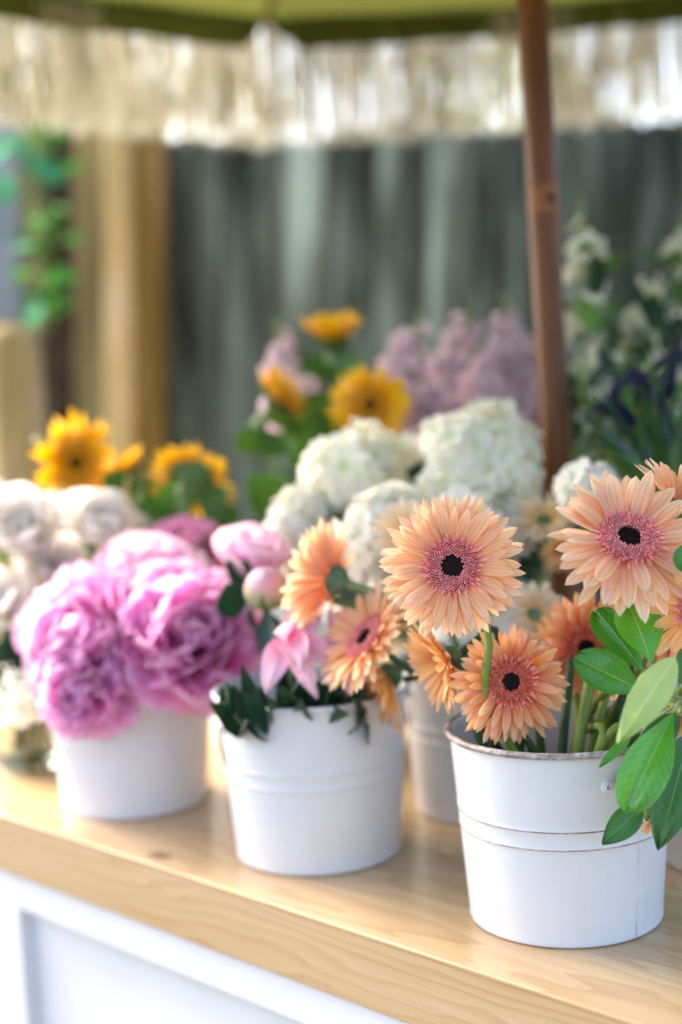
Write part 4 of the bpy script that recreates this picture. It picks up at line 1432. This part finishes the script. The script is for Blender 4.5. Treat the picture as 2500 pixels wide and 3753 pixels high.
for k in range(26):
    tp = at(rnd.uniform(-20, 85), rnd.uniform(1545, 1660), rnd.uniform(1.40, 1.48))
    b0 = VZ + np.array([rnd.uniform(-.02, .02), rnd.uniform(-.02, .02), 0.012])
    md = (tp + VZ + np.array([0, 0, 0.15])) / 2
    sb.tube(spline([b0, VZ + np.array([rnd.uniform(-.03, .03), rnd.uniform(-.03, .03), 0.15]), tp], 10), 0.0008, 4)
    for j in range(5):
        Bq = basis(facing(rnd.uniform(-1, 1), rnd.uniform(-.5, 1), 1))
        for q in range(5):
            ring_petal(bb, tp + rng.normal(0, 0.004, 3), Bq, q * 2 * PI / 5, 0.3, 0.001, 0, blade(0.007, 0.005, 3, 3, 'wide', bend=0.3))
bb.build('petals', M['hyd_cool'], ba)
sb.build('stem', M['stem_dark'], ba)
# leaves on stems inside the vase belong to a foliage sprig
fs = thing('foliage_sprig', 'dark leafy sprig under the white roses at the left edge', 'foliage', VZ + np.array([0, 0, 0.012]))
st_ = MB()
st_.tube(spline([VZ + np.array([0, 0, 0.012]), VZ + np.array([0.01, -0.01, 0.15]), at(40, 1500, 1.47)], 12), 0.002, 6)
st_.build('stem', M['stem_dark'], fs)
for (bx, by, tx, ty) in ((40, 1560, -5, 1480), (45, 1560, 70, 1470), (40, 1530, 20, 1440), (50, 1580, 95, 1520), (20, 1590, -20, 1530), (60, 1500, 60, 1420)):
    add_leaves(fs, [(at(bx, by, 1.47), at(tx, ty, 1.45), 0.028, facing(rnd.uniform(-.5, .5), 0.3, 1), 0.5)], 'leaf_dark')


# ------------------------------------------------------------------ hydrangeas
def hydrangea(label, x, y, z, Rx_, Ry_, bk, mat, seed, leaves=(), n=120):
    rnd.seed(700 + seed)
    C = at(x, y, z)
    ax, ay = Rx_ * mm(z), Ry_ * mm(z)
    up = np.array([0, 0, 1.0])
    pts = stem_path(C - up * ay * 0.5, up, bk, drop=0.0)
    root = thing('hydrangea', label, 'flower', pts[0], 'white hydrangea heads')
    s_ = MB()
    s_.tube(pts, 0.004, 8)
    s_.build('stem', M['stem'], root)
    pm_ = MB()
    for k in range(n):
        h = 1 - 1.75 * (k + 0.5) / n
        a = k * 2.399963
        q = math.sqrt(max(0, 1 - h * h))
        d = np.array([q * math.cos(a), q * math.sin(a), h])
        dj = d + np.array([rnd.gauss(0, .1) for _ in range(3)])
        dn = np.sin(d * 3.1 + seed * 1.7)
        lump = 0.94 + 0.16 * dn[0] * dn[1] + 0.13 * math.sin(4 * d[0] + 5 * d[2] + seed) + rnd.gauss(0, 0.075)
        P = C + np.array([d[0] * ax, d[1] * ax, d[2] * ay]) * lump
        Bq = basis(dj, rnd.uniform(0, 6))
        s = 0.0150 * rnd.uniform(0.7, 1.3)
        rr = rnd.random()
        for j in range(4):
            ring_petal(pm_, P, Bq, j * PI / 2, 0.12 + rnd.gauss(0, .15), 0.0008, 0, blade(s, s * 1.05, 5, 5, 'wide', bend=rnd.uniform(-.5, .5), cup=rnd.uniform(-.3, .5), ruffle=0.001, freq=1.2), 0.1, rr)
    pm_.build('florets', M[mat], root)
    add_leaves(root, leaves, 'leaf_blue')


hydrangea('largest creamy white hydrangea head, touching the umbrella pole', 1098, 1075, 1.39, 150, 128, BK, 'hyd', 1,
          [(at(1000, 1130, 1.40), at(935, 1085, 1.37), 0.045, facing(-.3, .5, 1), 0.4)], 170)
hydrangea('white hydrangea head left of the largest, above dark leaves', 818, 1092, 1.43, 112, 92, BH, 'hyd', 2,
          [(at(800, 1170, 1.42), at(725, 1130, 1.40), 0.06, facing(-.2, .5, 1), 0.4), (at(790, 1180, 1.42), at(760, 1260, 1.37), 0.06, facing(-.2, .3, 1), 0.4), (at(820, 1180, 1.40), at(830, 1260, 1.36), 0.055, facing(.2, .3, 1), 0.4),
           (at(700, 1150, 1.42), at(720, 1220, 1.40), 0.05, facing(.2, .3, 1), 0.4)])
hydrangea('white hydrangea lowest on the left, beside the smooth pink peony', 688, 1225, 1.40, 62, 82, BK, 'hyd_cool', 3, (), 80)
hydrangea('white hydrangea directly behind the large front gerbera', 895, 1250, 1.30, 98, 118, BK, 'hyd_cool', 4, [(at(800, 1190, 1.34), at(790, 1300, 1.30), 0.06, facing(-.2, .3, 1), 0.4), (at(1180, 1300, 1.34), at(1240, 1240, 1.30), 0.06, facing(.1, .4, 1), 0.4)])
hydrangea('small white hydrangea in the dip between the two big heads', 950, 1062, 1.50, 62, 50, BH, 'hyd', 5, (), 60)
hydrangea('white hydrangea low behind the front gerberas, left of the pole foot', 1110, 1225, 1.33, 110, 95, BK, 'hyd_cool', 6, (), 110)
hydrangea('whitish flower head behind the pale tilted gerbera, right of the pole', 1358, 1128, 1.26, 62, 48, BRB, 'hyd_cool', 7, (), 70)


# ------------------------------------------------------------------ sunflowers
def sunflower(label, x, y, z, f, Rpx, bk, seed, elev=(0.1, 0.3), bend=-0.2, leaves=(), droop=0.0, via=None, disc=0.30):
    rnd.seed(900 + seed)
    C = at(x, y, z)
    R_ = Rpx * mm(z)
    f = facing(*f)
    B = basis(f, rnd.uniform(0, 6))
    pts = stem_path(C, f, bk, via, drop=R_ * 0.4, neck=0.03)
    root = thing('sunflower', label, 'flower', pts[0], 'yellow sunflowers at the back')
    s_ = MB()
    s_.tube(pts, 0.0045, 8)
    s_.build('stem', M['stem_pale'], root)
    pm_ = MB()
    for cnt, el, ln in ((20, elev[0], 1.0), (18, elev[1], 0.94)):
        for k in range(cnt):
            a = 2 * PI * (k + rnd.random() * 0.5) / cnt
            bl = blade((ln - 0.28) * R_ * rnd.uniform(0.85, 1.1), 0.26 * R_ * rnd.uniform(0.8, 1.2), 8, 5, 'point', bend=bend + rnd.uniform(-.3, .3), cup=0.5, twist=rnd.uniform(-.3, .3))
            ring_petal(pm_, C, B, a, el + rnd.gauss(0, 0.1), 0.28 * R_, 0.0, bl, rnd.uniform(-.3, .3), None, droop)
    pm_.build('petals', M['sun'], root)
    d_ = MB()
    d_.lathe([(disc * 1.1 * R_, 0.0), (disc * R_, 0.06 * R_), (disc * 0.7 * R_, 0.09 * R_), (disc * 0.45 * R_, 0.07 * R_)], 28, C, B)
    items = []
    for k in range(140):
        rr = disc * (0.5 + 0.5 * math.sqrt((k + .5) / 140))
        a = k * 2.399963
        items.append(((rr * R_ * math.cos(a), rr * R_ * math.sin(a), 0.06 * R_), (0.4 * math.cos(a), 0.4 * math.sin(a), 1), 0.08 * R_, 0.06 * R_, rnd.random()))
    scatter_florets(d_, C, B, items)
    d_.build('disc', M['sun_disc'], root)
    e_ = MB()
    e_.lathe([(disc * 0.5 * R_, 0.068 * R_), (disc * 0.3 * R_, 0.06 * R_), (0.0, 0.04 * R_)], 20, C, B)
    items = []
    for k in range(60):
        rr = disc * 0.5 * math.sqrt((k + .5) / 60)
        a = k * 2.399963
        items.append(((rr * R_ * math.cos(a), rr * R_ * math.sin(a), 0.04 * R_), (0, 0, 1), 0.07 * R_, 0.05 * R_, rnd.random()))
    scatter_florets(e_, C, B, items)
    e_.build('eye', M['sun_eye'], root)
    c_ = MB()
    c_.lathe([(0.004, -0.42 * R_), (0.16 * R_, -0.36 * R_), (0.30 * R_, -0.20 * R_), (0.34 * R_, -0.05 * R_), (0.28 * R_, 0.0)], 24, C, B)
    for cnt, el, z0 in ((16, 0.1, -0.12), (16, 0.5, -0.22)):
        for k in range(cnt):
            bl = blade(0.42 * R_, 0.20 * R_, 6, 5, 'point', bend=0.5, cup=0.4)
            ring_petal(c_, C, B, 2 * PI * (k + rnd.random() * .4) / cnt, el + rnd.gauss(0, .1), 0.24 * R_, z0 * R_, bl)
    c_.build('calyx', M['leaf'], root)
    add_leaves(root, leaves, 'leaf')


N1 = facing(-.2, .6, 1)
sunflower('large sunflower turned right, leaning out above the white roses', 170, 1062, 1.62, (0.70, -0.24, 0.62), 122, BBL, 1, (0.1, 0.32), -0.25,
          [(at(280, 1140, 1.63), at(235, 1095, 1.6), 0.05, N1, 0.4), (at(300, 1160, 1.63), at(330, 1110, 1.6), 0.05, N1, 0.4)])
sunflower('small sunflower in profile between the two larger ones at the left', 300, 1075, 1.66, (-0.55, 0.70, 0.25), 64, BBL, 2, (0.6, 0.9), 0.0, [(at(330, 1180, 1.64), at(395, 1120, 1.62), 0.06, N1, 0.5)])
sunflower('sunflower seen from behind, petals arching over its green back', 440, 1105, 1.62, (0.12, 0.42, -0.80), 110, BBL, 3, (0.05, 0.25), -0.5,
          [(at(430, 1190, 1.60), at(365, 1120, 1.58), 0.06, N1, 0.5), (at(470, 1190, 1.60), at(520, 1120, 1.59), 0.05, N1, 0.5), (at(420, 1190, 1.60), at(300, 1170, 1.57), 0.05, N1, 0.4), (at(480, 1220, 1.60), at(560, 1180, 1.57), 0.05, N1, 0.4)], 1.0)
sunflower('little sunflower tip showing under the large one by the roses', 222, 1150, 1.64, (0.2, 0.6, 0.7), 46, BBL, 4, (0.5, 0.8))
sunflower('topmost sunflower, pointing straight up with dark green back below', 768, 778, 1.70, (-0.05, 0.92, 0.22), 98, BH, 5, (0.75, 1.05), 0.1,
          [(at(770, 850, 1.70), at(690, 850, 1.66), 0.06, N1, 0.5), (at(770, 870, 1.70), at(840, 830, 1.68), 0.05, N1, 0.4), (at(730, 960, 1.7), at(600, 960, 1.66), 0.06, N1, 0.5), (at(730, 1060, 1.68), at(640, 1010, 1.64), 0.08, N1, 0.5), (at(720, 1090, 1.68), at(790, 1010, 1.64), 0.08, N1, 0.5)])
sunflower('wide open sunflower facing forward with small dark eye, above the hydrangeas', 850, 930, 1.62, (0.10, -0.12, 1.0), 104, BH, 6, (0.05, 0.3), -0.3,
          [(at(800, 1020, 1.64), at(690, 1000, 1.62), 0.08, N1, 0.5), (at(760, 1000, 1.66), at(710, 900, 1.64), 0.06, N1, 0.5)], 1.5)
sunflower('half open sunflower with dark green sepals, left of the wide open one', 640, 915, 1.64, (0.55, 0.62, 0.30), 86, BH, 7, (0.5, 0.85), 0.0,
          [(at(640, 1010, 1.64), at(540, 1035, 1.60), 0.06, N1, 0.5), (at(650, 1000, 1.64), at(600, 1050, 1.62), 0.06, N1, 0.5), (at(690, 1120, 1.6), at(590, 1190, 1.56), 0.10, N1, 0.5)],
          via=[np.array([BH[0] - 0.03, BH[1], COUNTER + 0.15]), at(660, 1100, 1.66), at(615, 1000, 1.66)])


# ------------------------------------------------------------------ spikes of stock
def stock(label, pts_px, z, bk, mat, seed, n=34, wid=0.024, leafy=0, name='stock_flower', group='mauve stock spikes', green_tip=True, open_=1.0):
    rnd.seed(1200 + seed)
    P = [at(x, y, z + 0.0) for x, y in pts_px]
    base = np.array([bk[0], bk[1], COUNTER + 0.012])
    rim = np.array([bk[0], bk[1], COUNTER + H_B]) + np.append((P[0][:2] - bk[:2]) * 0.3, 0)
    if np.linalg.norm(rim[:2] - bk[:2]) > 0.06:
        rim[:2] = bk[:2] + (rim[:2] - bk[:2]) * 0.06 / np.linalg.norm(rim[:2] - bk[:2])
    path = spline([base, rim] + P, 40)
    root = thing(name, label, 'flower', path[0], group)
    s_ = MB()
    s_.tube(path, np.linspace(0.0034, 0.0015, len(path)), 7)
    s_.build('stem', M['stem'], root)
    body = spline(P, 40)
    pm_, gm_ = MB(), MB()
    for k in range(n):
        u = (k + 0.5) / n
        i = min(len(body) - 2, int(u * (len(body) - 1)))
        c = body[i] + (body[i + 1] - body[i]) * (u * (len(body) - 1) - i)
        a = k * 2.399963
        taper = 1.0 - 0.55 * u
        d = np.array([math.cos(a), math.sin(a), 0.15 + 0.5 * u])
        d /= np.linalg.norm(d)
        Bq = basis(d + np.array([rnd.gauss(0, .25) for _ in range(3)]), rnd.uniform(0, 6))
        pos = c + d * wid * rnd.uniform(0.35, 0.85) * taper + np.array([0, 0, rnd.gauss(0, 0.006)])
        if green_tip and u > 0.84:
            scatter_florets(gm_, pos - d * wid * 0.3, np.eye(3), [((0, 0, 0), d + np.array([0, 0, .6]), 0.011 * taper * 1.3, 0.010, rnd.random())])
            continue
        s = wid * 0.52 * taper * rnd.uniform(0.8, 1.2) * open_
        rr = rnd.random()
        for q in range(6):
            ring_petal(pm_, pos, Bq, q * PI / 3 + rnd.uniform(-.2, .2), 0.3 + 0.5 * (q % 2) + rnd.gauss(0, .15), 0.001, 0, blade(s, s * 0.95, 4, 5, 'wide', bend=rnd.uniform(-.6, .3), cup=.3, ruffle=0.14 * s, freq=1.4, ph=rnd.uniform(0, 6)), 0.1, rr)
    pm_.build('petals', M[mat], root)
    if gm_.n:
        gm_.build('bud_tip', M['stem_pale'], root)
    if leafy:
        lm_ = []
        for k in range(leafy):
            u = rnd.random() * 0.8
            c = body[int(u * (len(body) - 1))]
            a = rnd.uniform(0, 2 * PI)
            t_ = c + np.array([math.cos(a) * 0.05, math.sin(a) * 0.04, rnd.uniform(-0.02, 0.04)])
            lm_.append((c, t_, 0.02, np.array([rnd.uniform(-.5, .5), -0.6, 0.7]), 0.7))
        add_leaves(root, lm_, 'leaf')
    return root


stock('short pale mauve stock left of the topmost sunflower', [(660, 1000), (650, 900), (645, 820), (640, 735)], 1.72, BH, 'mauve', 1, 24, 0.032)
stock('mauve stock behind the wide open sunflower, leaning right', [(960, 1020), (925, 930), (925, 820), (975, 720)], 1.70, BH, 'mauve', 2, 36, 0.040)
stock('mauve stock rising in the middle of the mauve group', [(1010, 1020), (1000, 930), (1050, 800), (1095, 705)], 1.72, BH, 'mauve', 3, 42, 0.040)
stock('tallest mauve stock, left of the umbrella pole', [(1170, 1030), (1165, 920), (1160, 800), (1165, 690)], 1.68, BH, 'mauve', 4, 46, 0.044)
stock('mauve stock squeezed against the umbrella pole', [(1215, 1040), (1212, 950), (1210, 860), (1190, 760)], 1.71, BH, 'mauve', 5, 36, 0.034)
stock('mauve stock hidden low between the sunflower and hydrangea', [(700, 1050), (715, 980), (705, 900), (690, 860)], 1.76, BH, 'mauve', 6, 20, 0.024)
stock('low mauve stock filling in above the largest hydrangea', [(1080, 1060), (1080, 960), (1110, 880), (1120, 800)], 1.76, BH, 'mauve', 7, 38, 0.042)
WS = 'tall white stock spikes at the right'
stock('tall white stock rising beside the pole, its tip the higher one', [(1330, 1100), (1335, 900), (1350, 650), (1335, 450)], 1.66, BW, 'white_st', 11, 40, 0.046, 16, group=WS, green_tip=True)
stock('white stock leaning right toward the picture edge', [(1400, 1100), (1430, 900), (1480, 740), (1575, 600)], 1.68, BW, 'white_st', 12, 38, 0.046, 16, group=WS)
stock('white stock at the right edge, highest flowers cut off', [(1480, 1080), (1520, 850), (1555, 640), (1570, 480)], 1.74, BW, 'white_st', 13, 38, 0.046, 16, group=WS)
stock('short white stock low beside the pole, mixed with dark spikes', [(1340, 1120), (1360, 1000), (1385, 880), (1395, 770)], 1.60, BW, 'white_st', 14, 28, 0.040, 14, group=WS, open_=0.8)


def veronica(label, pts_px, z, bk, seed):
    rnd.seed(1500 + seed)
    P = [at(x, y, z) for x, y in pts_px]
    rim = np.array([bk[0], bk[1], COUNTER + H_B])
    d = P[0][:2] - bk[:2]
    rim[:2] += d * min(0.5, 0.06 / (np.linalg.norm(d) + 1e-9))
    path = spline([np.array([bk[0], bk[1], COUNTER + 0.012]), rim] + P, 40)
    root = thing('veronica', label, 'flower', path[0], 'dark purple veronica spikes')
    s_ = MB()
    s_.tube(path, np.linspace(0.0022, 0.0010, len(path)), 6)
    s_.build('stem', M['stem'], root)
    body = spline(P[1:], 60)
    fm_ = MB()
    for k in range(260):
        u = k / 260
        i = min(len(body) - 2, int(u * (len(body) - 1)))
        c = body[i]
        tn = body[i + 1] - body[i]
        tn /= np.linalg.norm(tn)
        a = k * 2.399963
        Bt = basis(tn)
        dr = Bt @ np.array([math.cos(a), math.sin(a), 0.4])
        scatter_florets(fm_, c, np.eye(3), [((0, 0, 0), dr, 0.0085 * (1.05 - 0.8 * u), 0.0042, rnd.random())])
    fm_.build('florets', M['veronica'], root)
    lm_ = []
    c0_ = path[len(path) // 2]
    for k in range(5):
        b0 = path[int(len(path) * rnd.uniform(0.35, 0.62))]
        t0 = b0 + np.array([rnd.uniform(-.03, .05), rnd.uniform(-.03, .02), rnd.uniform(0.03, 0.08)])
        lm_.append((b0, t0, 0.008, np.array([rnd.uniform(-.5, .5), -0.7, 0.5]), 0.6))
    add_leaves(root, lm_, 'leaf')


for i, (lab, pp, z) in enumerate((
        ('dark purple veronica arching left and over, nearest the pole', [(1560, 1080), (1530, 960), (1470, 870), (1400, 905)], 1.38),
        ('dark veronica arching right above the pale gerbera', [(1420, 1090), (1390, 960), (1440, 860), (1545, 880)], 1.42),
        ('dark veronica spike standing highest at the right edge', [(1540, 1060), (1535, 920), (1550, 830), (1580, 735)], 1.44),
        ('dark veronica bent low beside the pole foot', [(1500, 1080), (1460, 980), (1410, 930), (1345, 950)], 1.40),
        ('dark veronica crossing the middle of the purple group', [(1450, 1080), (1470, 930), (1500, 850), (1560, 800)], 1.46))):
    veronica(lab, pp, z, BRB, i)
# grassy green filler behind the pale gerbera
gf = thing('grass_sprig', 'spray of narrow green leaves behind the pale tilted gerbera', 'foliage', np.array([BRB[0], BRB[1], COUNTER + 0.012]))
rnd.seed(21)
st_ = MB()
st_.tube(spline([np.array([BRB[0], BRB[1], COUNTER + 0.012]), np.array([BRB[0], BRB[1], COUNTER + 0.15]), at(1560, 1100, 1.33)], 12), 0.003, 6)
st_.build('stem', M['stem'], gf)
for k in range(26):
    b0 = at(rnd.uniform(1480, 1610), rnd.uniform(1080, 1160), 1.33)
    t0 = at(rnd.uniform(1340, 1560), rnd.uniform(890, 1060), rnd.uniform(1.30, 1.42))
    add_leaves(gf, [(b0, t0, rnd.uniform(0.006, 0.012), facing(rnd.uniform(-.5, .5), 0.5, 1), rnd.uniform(-.6, .9))], rnd.choice(['leaf', 'leaf', 'leaf_dark']))
fd = thing('foliage_sprig', 'dense dark green leafy filler between pole and right edge', 'foliage', np.array([BW[0], BW[1], COUNTER + 0.012]))
st_ = MB()
st_.tube(spline([np.array([BW[0], BW[1], COUNTER + 0.012]), np.array([BW[0], BW[1], COUNTER + 0.15]), at(1450, 900, 1.62)], 14), 0.003, 6)
st_.build('stem', M['stem'], fd)
for k in range(120):
    x_, y_ = rnd.uniform(1315, 1600), rnd.uniform(640, 1120)
    if y_ < 700 and 1380 < x_ < 1500:
        continue
    zz = rnd.uniform(1.56, 1.7)
    b0 = at(x_, y_, zz)
    t0 = at(x_ + rnd.uniform(-70, 70), y_ - rnd.uniform(20, 100), zz - rnd.uniform(0, .04))
    add_leaves(fd, [(b0, t0, rnd.uniform(0.012, 0.026), facing(rnd.uniform(-.6, .6), 0.5, 1), rnd.uniform(-.4, .9))], rnd.choice(['leaf', 'leaf_dark', 'leaf_dark']))

# ------------------------------------------------------------------ glossy branch at the right
bz = 0.955
hub = at(1568, 1612, bz + 0.01)
hub2 = at(1600, 1660, bz + 0.02)
br_base = np.array([BR[0] + 0.045, BR[1] + 0.02, COUNTER + 0.012])
branch = thing('leafy_branch', 'sprig of broad glossy green leaves leaning out of the gerbera bucket', 'branch', br_base)
bm_ = MB()
pth = spline([br_base, np.array([BR[0] + 0.066, BR[1] - 0.012, COUNTER + H_B + 0.01]), hub2, hub], 24)
bm_.tube(pth, np.linspace(0.0035, 0.0024, len(pth)), 8)
bm_.build('stem', M['stem'], branch)
# base px, tip px, depth base/tip, width px, material, normal, bend
LV = [((1500, 1532), (1444, 1386), 0.965, 0.985, 118, 'leaf_gloss', (0.15, 0.45, 1.0), -0.35, 'obovate', None),
      ((1486, 1552), (1368, 1400), 0.985, 1.005, 86, 'leaf_mid', (-0.1, 0.25, 1.0), -0.3, 'obovate', None),
      ((1490, 1596), (1321, 1512), 0.975, 0.965, 98, 'leaf_mid', (-0.05, 0.25, 1.0), -0.35, 'obovate', None),
      ((1552, 1512), (1421, 1708), 0.935, 0.905, 88, 'leaf_under', (-0.15, 0.1, 1.0), 0.35, 'leafy', 'pale underside of a leaf turned over'),
      ((1553, 1628), (1440, 1866), 0.955, 0.935, 112, 'leaf_gloss', (-0.2, 0.35, 1.0), -0.55, 'obovate', None),
      ((1585, 1690), (1512, 1955), 0.975, 0.955, 118, 'leaf_deep', (-0.15, 0.2, 1.0), -0.3, 'leafy', None),
      ((1475, 1852), (1384, 1942), 0.97, 0.965, 68, 'leaf_deep', (0.0, 0.25, 1.0), -0.2, 'leafy', 'small leaf with a brown spot'),
      ((1450, 1690), (1376, 1766), 0.98, 0.975, 26, 'leaf_gloss', (0.0, 0.4, 1.0), -0.2, 'leafy', None),
      ((1625, 1290), (1547, 1285), 0.95, 0.945, 70, 'leaf_mid', (-0.3, 0.2, 1.0), -0.3, 'obovate', None),
      ((1590, 1610), (1600, 1480), 0.97, 0.97, 90, 'leaf_deep', (-0.2, 0.3, 1.0), -0.3, 'obovate', None),
      ((1560, 1640), (1450, 1760), 0.985, 0.99, 70, 'leaf_deep', (0.1, 0.3, 1.0), -0.2, 'leafy', None),
      ((1590, 1680), (1600, 1860), 0.985, 0.98, 90, 'leaf_deep', (-0.2, 0.3, 1.0), -0.2, 'leafy', None)]
rnd.seed(8)
for (b0, t0, zb, zt_, w_, mt, nr, bd, prf, lb) in LV:
    mb = MB()
    P0, P1 = at(*b0, zb), at(*t0, zt_)
    blade_between(mb, P0, P1, w_ * mm((zb + zt_) / 2), facing(*nr), dict(prof='obovate' if prf == 'obovate' else 'leaf', bend=bd, cup=0.42, ruffle=0.03, freq=1.7, ph=rnd.uniform(0, 6), nl=24, nw=13), rnd.uniform(0.35, 0.65))
    o = mb.build('leaf', M[mt], branch)
    if lb:
        o['label'] = lb
    if min(np.linalg.norm(hub - P0), np.linalg.norm(hub2 - P0)) > 0.045:
        continue
    pt = MB()     # leaf stalk
    pt.tube(spline([hub if np.linalg.norm(hub - P0) < 0.06 else hub2, P0 + (P0 - P1) * 0.06, P0 + (P1 - P0) * 0.04], 8), 0.0011, 6)
    pt.build('stalk', M['stem_pale'], o)

# ------------------------------------------------------------------ vine on the left
rnd.seed(31)
vz = 2.72
vb = at(125, 1100, vz)
vine = thing('vine', 'climbing vine with bright green leaves on the fence at the left edge', 'vine', (vb[0], vb[1], 0.0))
vm_ = MB()
vm_.tube(spline([(vb[0], vb[1], -0.05), at(125, 1100, vz), at(100, 900, vz), at(130, 700, vz), at(118, 500, vz), at(120, 250, vz + 0.05)], 40), 0.028, 10)
vm_.build('stem', M['bark'], vine)
vl = [(90, 280, 130, 265, 40, 0), (0, 320, 70, 360, 62, 1), (60, 360, 140, 425, 70, 1), (10, 400, 20, 480, 46, 1), (130, 400, 205, 378, 34, 0), (100, 520, 125, 500, 46, 0), (75, 500, 95, 540, 42, 0), (150, 545, 185, 560, 44, 0),
      (30, 575, 75, 570, 46, 1), (60, 620, 40, 650, 50, 0), (110, 640, 170, 640, 48, 0), (80, 680, 130, 650, 46, 0), (90, 700, 70, 760, 46, 1), (20, 340, -20, 380, 60, 1), (140, 270, 80, 300, 40, 0), (100, 740, 130, 720, 40, 0),
      (60, 560, 10, 540, 40, 1), (100, 450, 60, 430, 36, 1), (20, 980, -10, 1010, 50, 1), (40, 440, 15, 450, 40, 0)]
for k in range(22):
    sx0, sy0 = rnd.uniform(85, 135), rnd.uniform(270, 760)
    ax0 = rnd.choice([-1, 1]) * rnd.uniform(20, 75)
    vl.append((sx0, sy0, sx0 + ax0, sy0 + rnd.uniform(-45, 15), rnd.uniform(28, 52), 1 if ax0 < 0 and rnd.random() < 0.6 else 0))
for (bx, by, tx, ty, w_, tl) in vl:
    lb = MB()
    blade_between(lb, at(bx, by, vz - 0.05), at(tx, ty, vz - 0.10), w_ * mm(vz), facing(rnd.uniform(-.5, .3), rnd.uniform(0.2, 1.0), 1), dict(prof='leaf', bend=-0.5, cup=0.3, nl=8, nw=5))
    lo_ = lb.build('leaf', M['vine_teal' if tl else 'vine_leaf'], vine)
    pt = MB()
    pt.tube(spline([at(118, by + 30, vz - 0.01), at((118 + bx) / 2, by + 6, vz - 0.04), at(bx, by, vz - 0.05)], 8), 0.003, 5)
    pt.build('stalk', M['stem'], lo_)


# ------------------------------------------------------------------ trees beyond the fence
def tree(label, x, y, h, r, n, seed):
    rnd.seed(2000 + seed)
    g_ = np.random.default_rng(seed)
    root = thing('tree', label, 'tree', (x, y, 0), 'trees beyond the fence')
    tm = MB()
    tm.tube(spline([(x, y, -0.1), (x + 0.05, y, h * 0.3), (x - 0.05, y, h * 0.6), (x, y, h * 0.85)], 14), np.linspace(0.14, 0.05, 13), 10)
    for k in range(7):
        a = k * 2.4
        s0 = np.array([x, y, h * (0.35 + 0.06 * k)])
        tm.tube(spline([s0, s0 + np.array([math.cos(a) * r * 0.4, math.sin(a) * r * 0.4, 0.3]), s0 + np.array([math.cos(a) * r * 0.8, math.sin(a) * r * 0.8, 0.6])], 8), np.linspace(0.05, 0.015, 9), 6)
    tm.build('trunk', M['bark'], root)
    cm_ = MB()
    clumps = [(np.array([x, y, h * 0.66]) + g_.normal(0, 1, 3) * np.array([r * 0.5, r * 0.5, h * 0.17]), rnd.uniform(0.25, 0.5) * r) for _ in range(16)]
    V4 = np.array([(-0.5, 0, 0), (0, -0.35, 0.05), (0.5, 0, 0), (0, 0.35, 0.05)])
    for _ in range(n):
        c, cr = clumps[rnd.randrange(len(clumps))]
        d = g_.normal(0, 1, 3)
        d = d / np.linalg.norm(d) * cr * rnd.random() ** 0.4
        Bq = basis(g_.normal(0, 1, 3) + np.array([0, 0, 0.8]), rnd.uniform(0, 6))
        s = rnd.uniform(0.06, 0.12)
        cm_.add(c + d + (V4 * s) @ Bq.T, [(0, 1, 2, 3)], [0, .5, 1, .5], [0, -1, 0, 1], rnd.random())
    cm_.build('crown', M['tree_leaf'], root)


tree('round leafy tree beyond the fence, left of centre', -0.9, 5.6, 4.2, 1.3, 700, 1)
tree('broad leafy tree beyond the fence, behind the umbrella', 1.0, 6.2, 4.6, 1.5, 800, 2)
tree('tall leafy tree beyond the fence at the right', 2.9, 5.4, 4.4, 1.3, 700, 3)
tree('leafy tree beyond the side fence at the far left', -3.0, 6.0, 4.4, 1.4, 700, 4)

# a stray petal on the counter beside the front bucket
sp0 = unproject_counter(1050, 1968)
pp = on_cart(sp0[0], sp0[1], 0.0006)
fp = MB()
V_, F_, T_, U_ = blade(0.016, 0.009, 8, 5, 'petal', bend=0.5, cup=0.6)
fp.add(V_ @ Rz(1.1).T + pp, F_, T_, U_, 0.5)
tag(fp.build('fallen_petal', M['g_cream']), 'small fallen petal lying on the counter left of the gerbera bucket', 'petal')
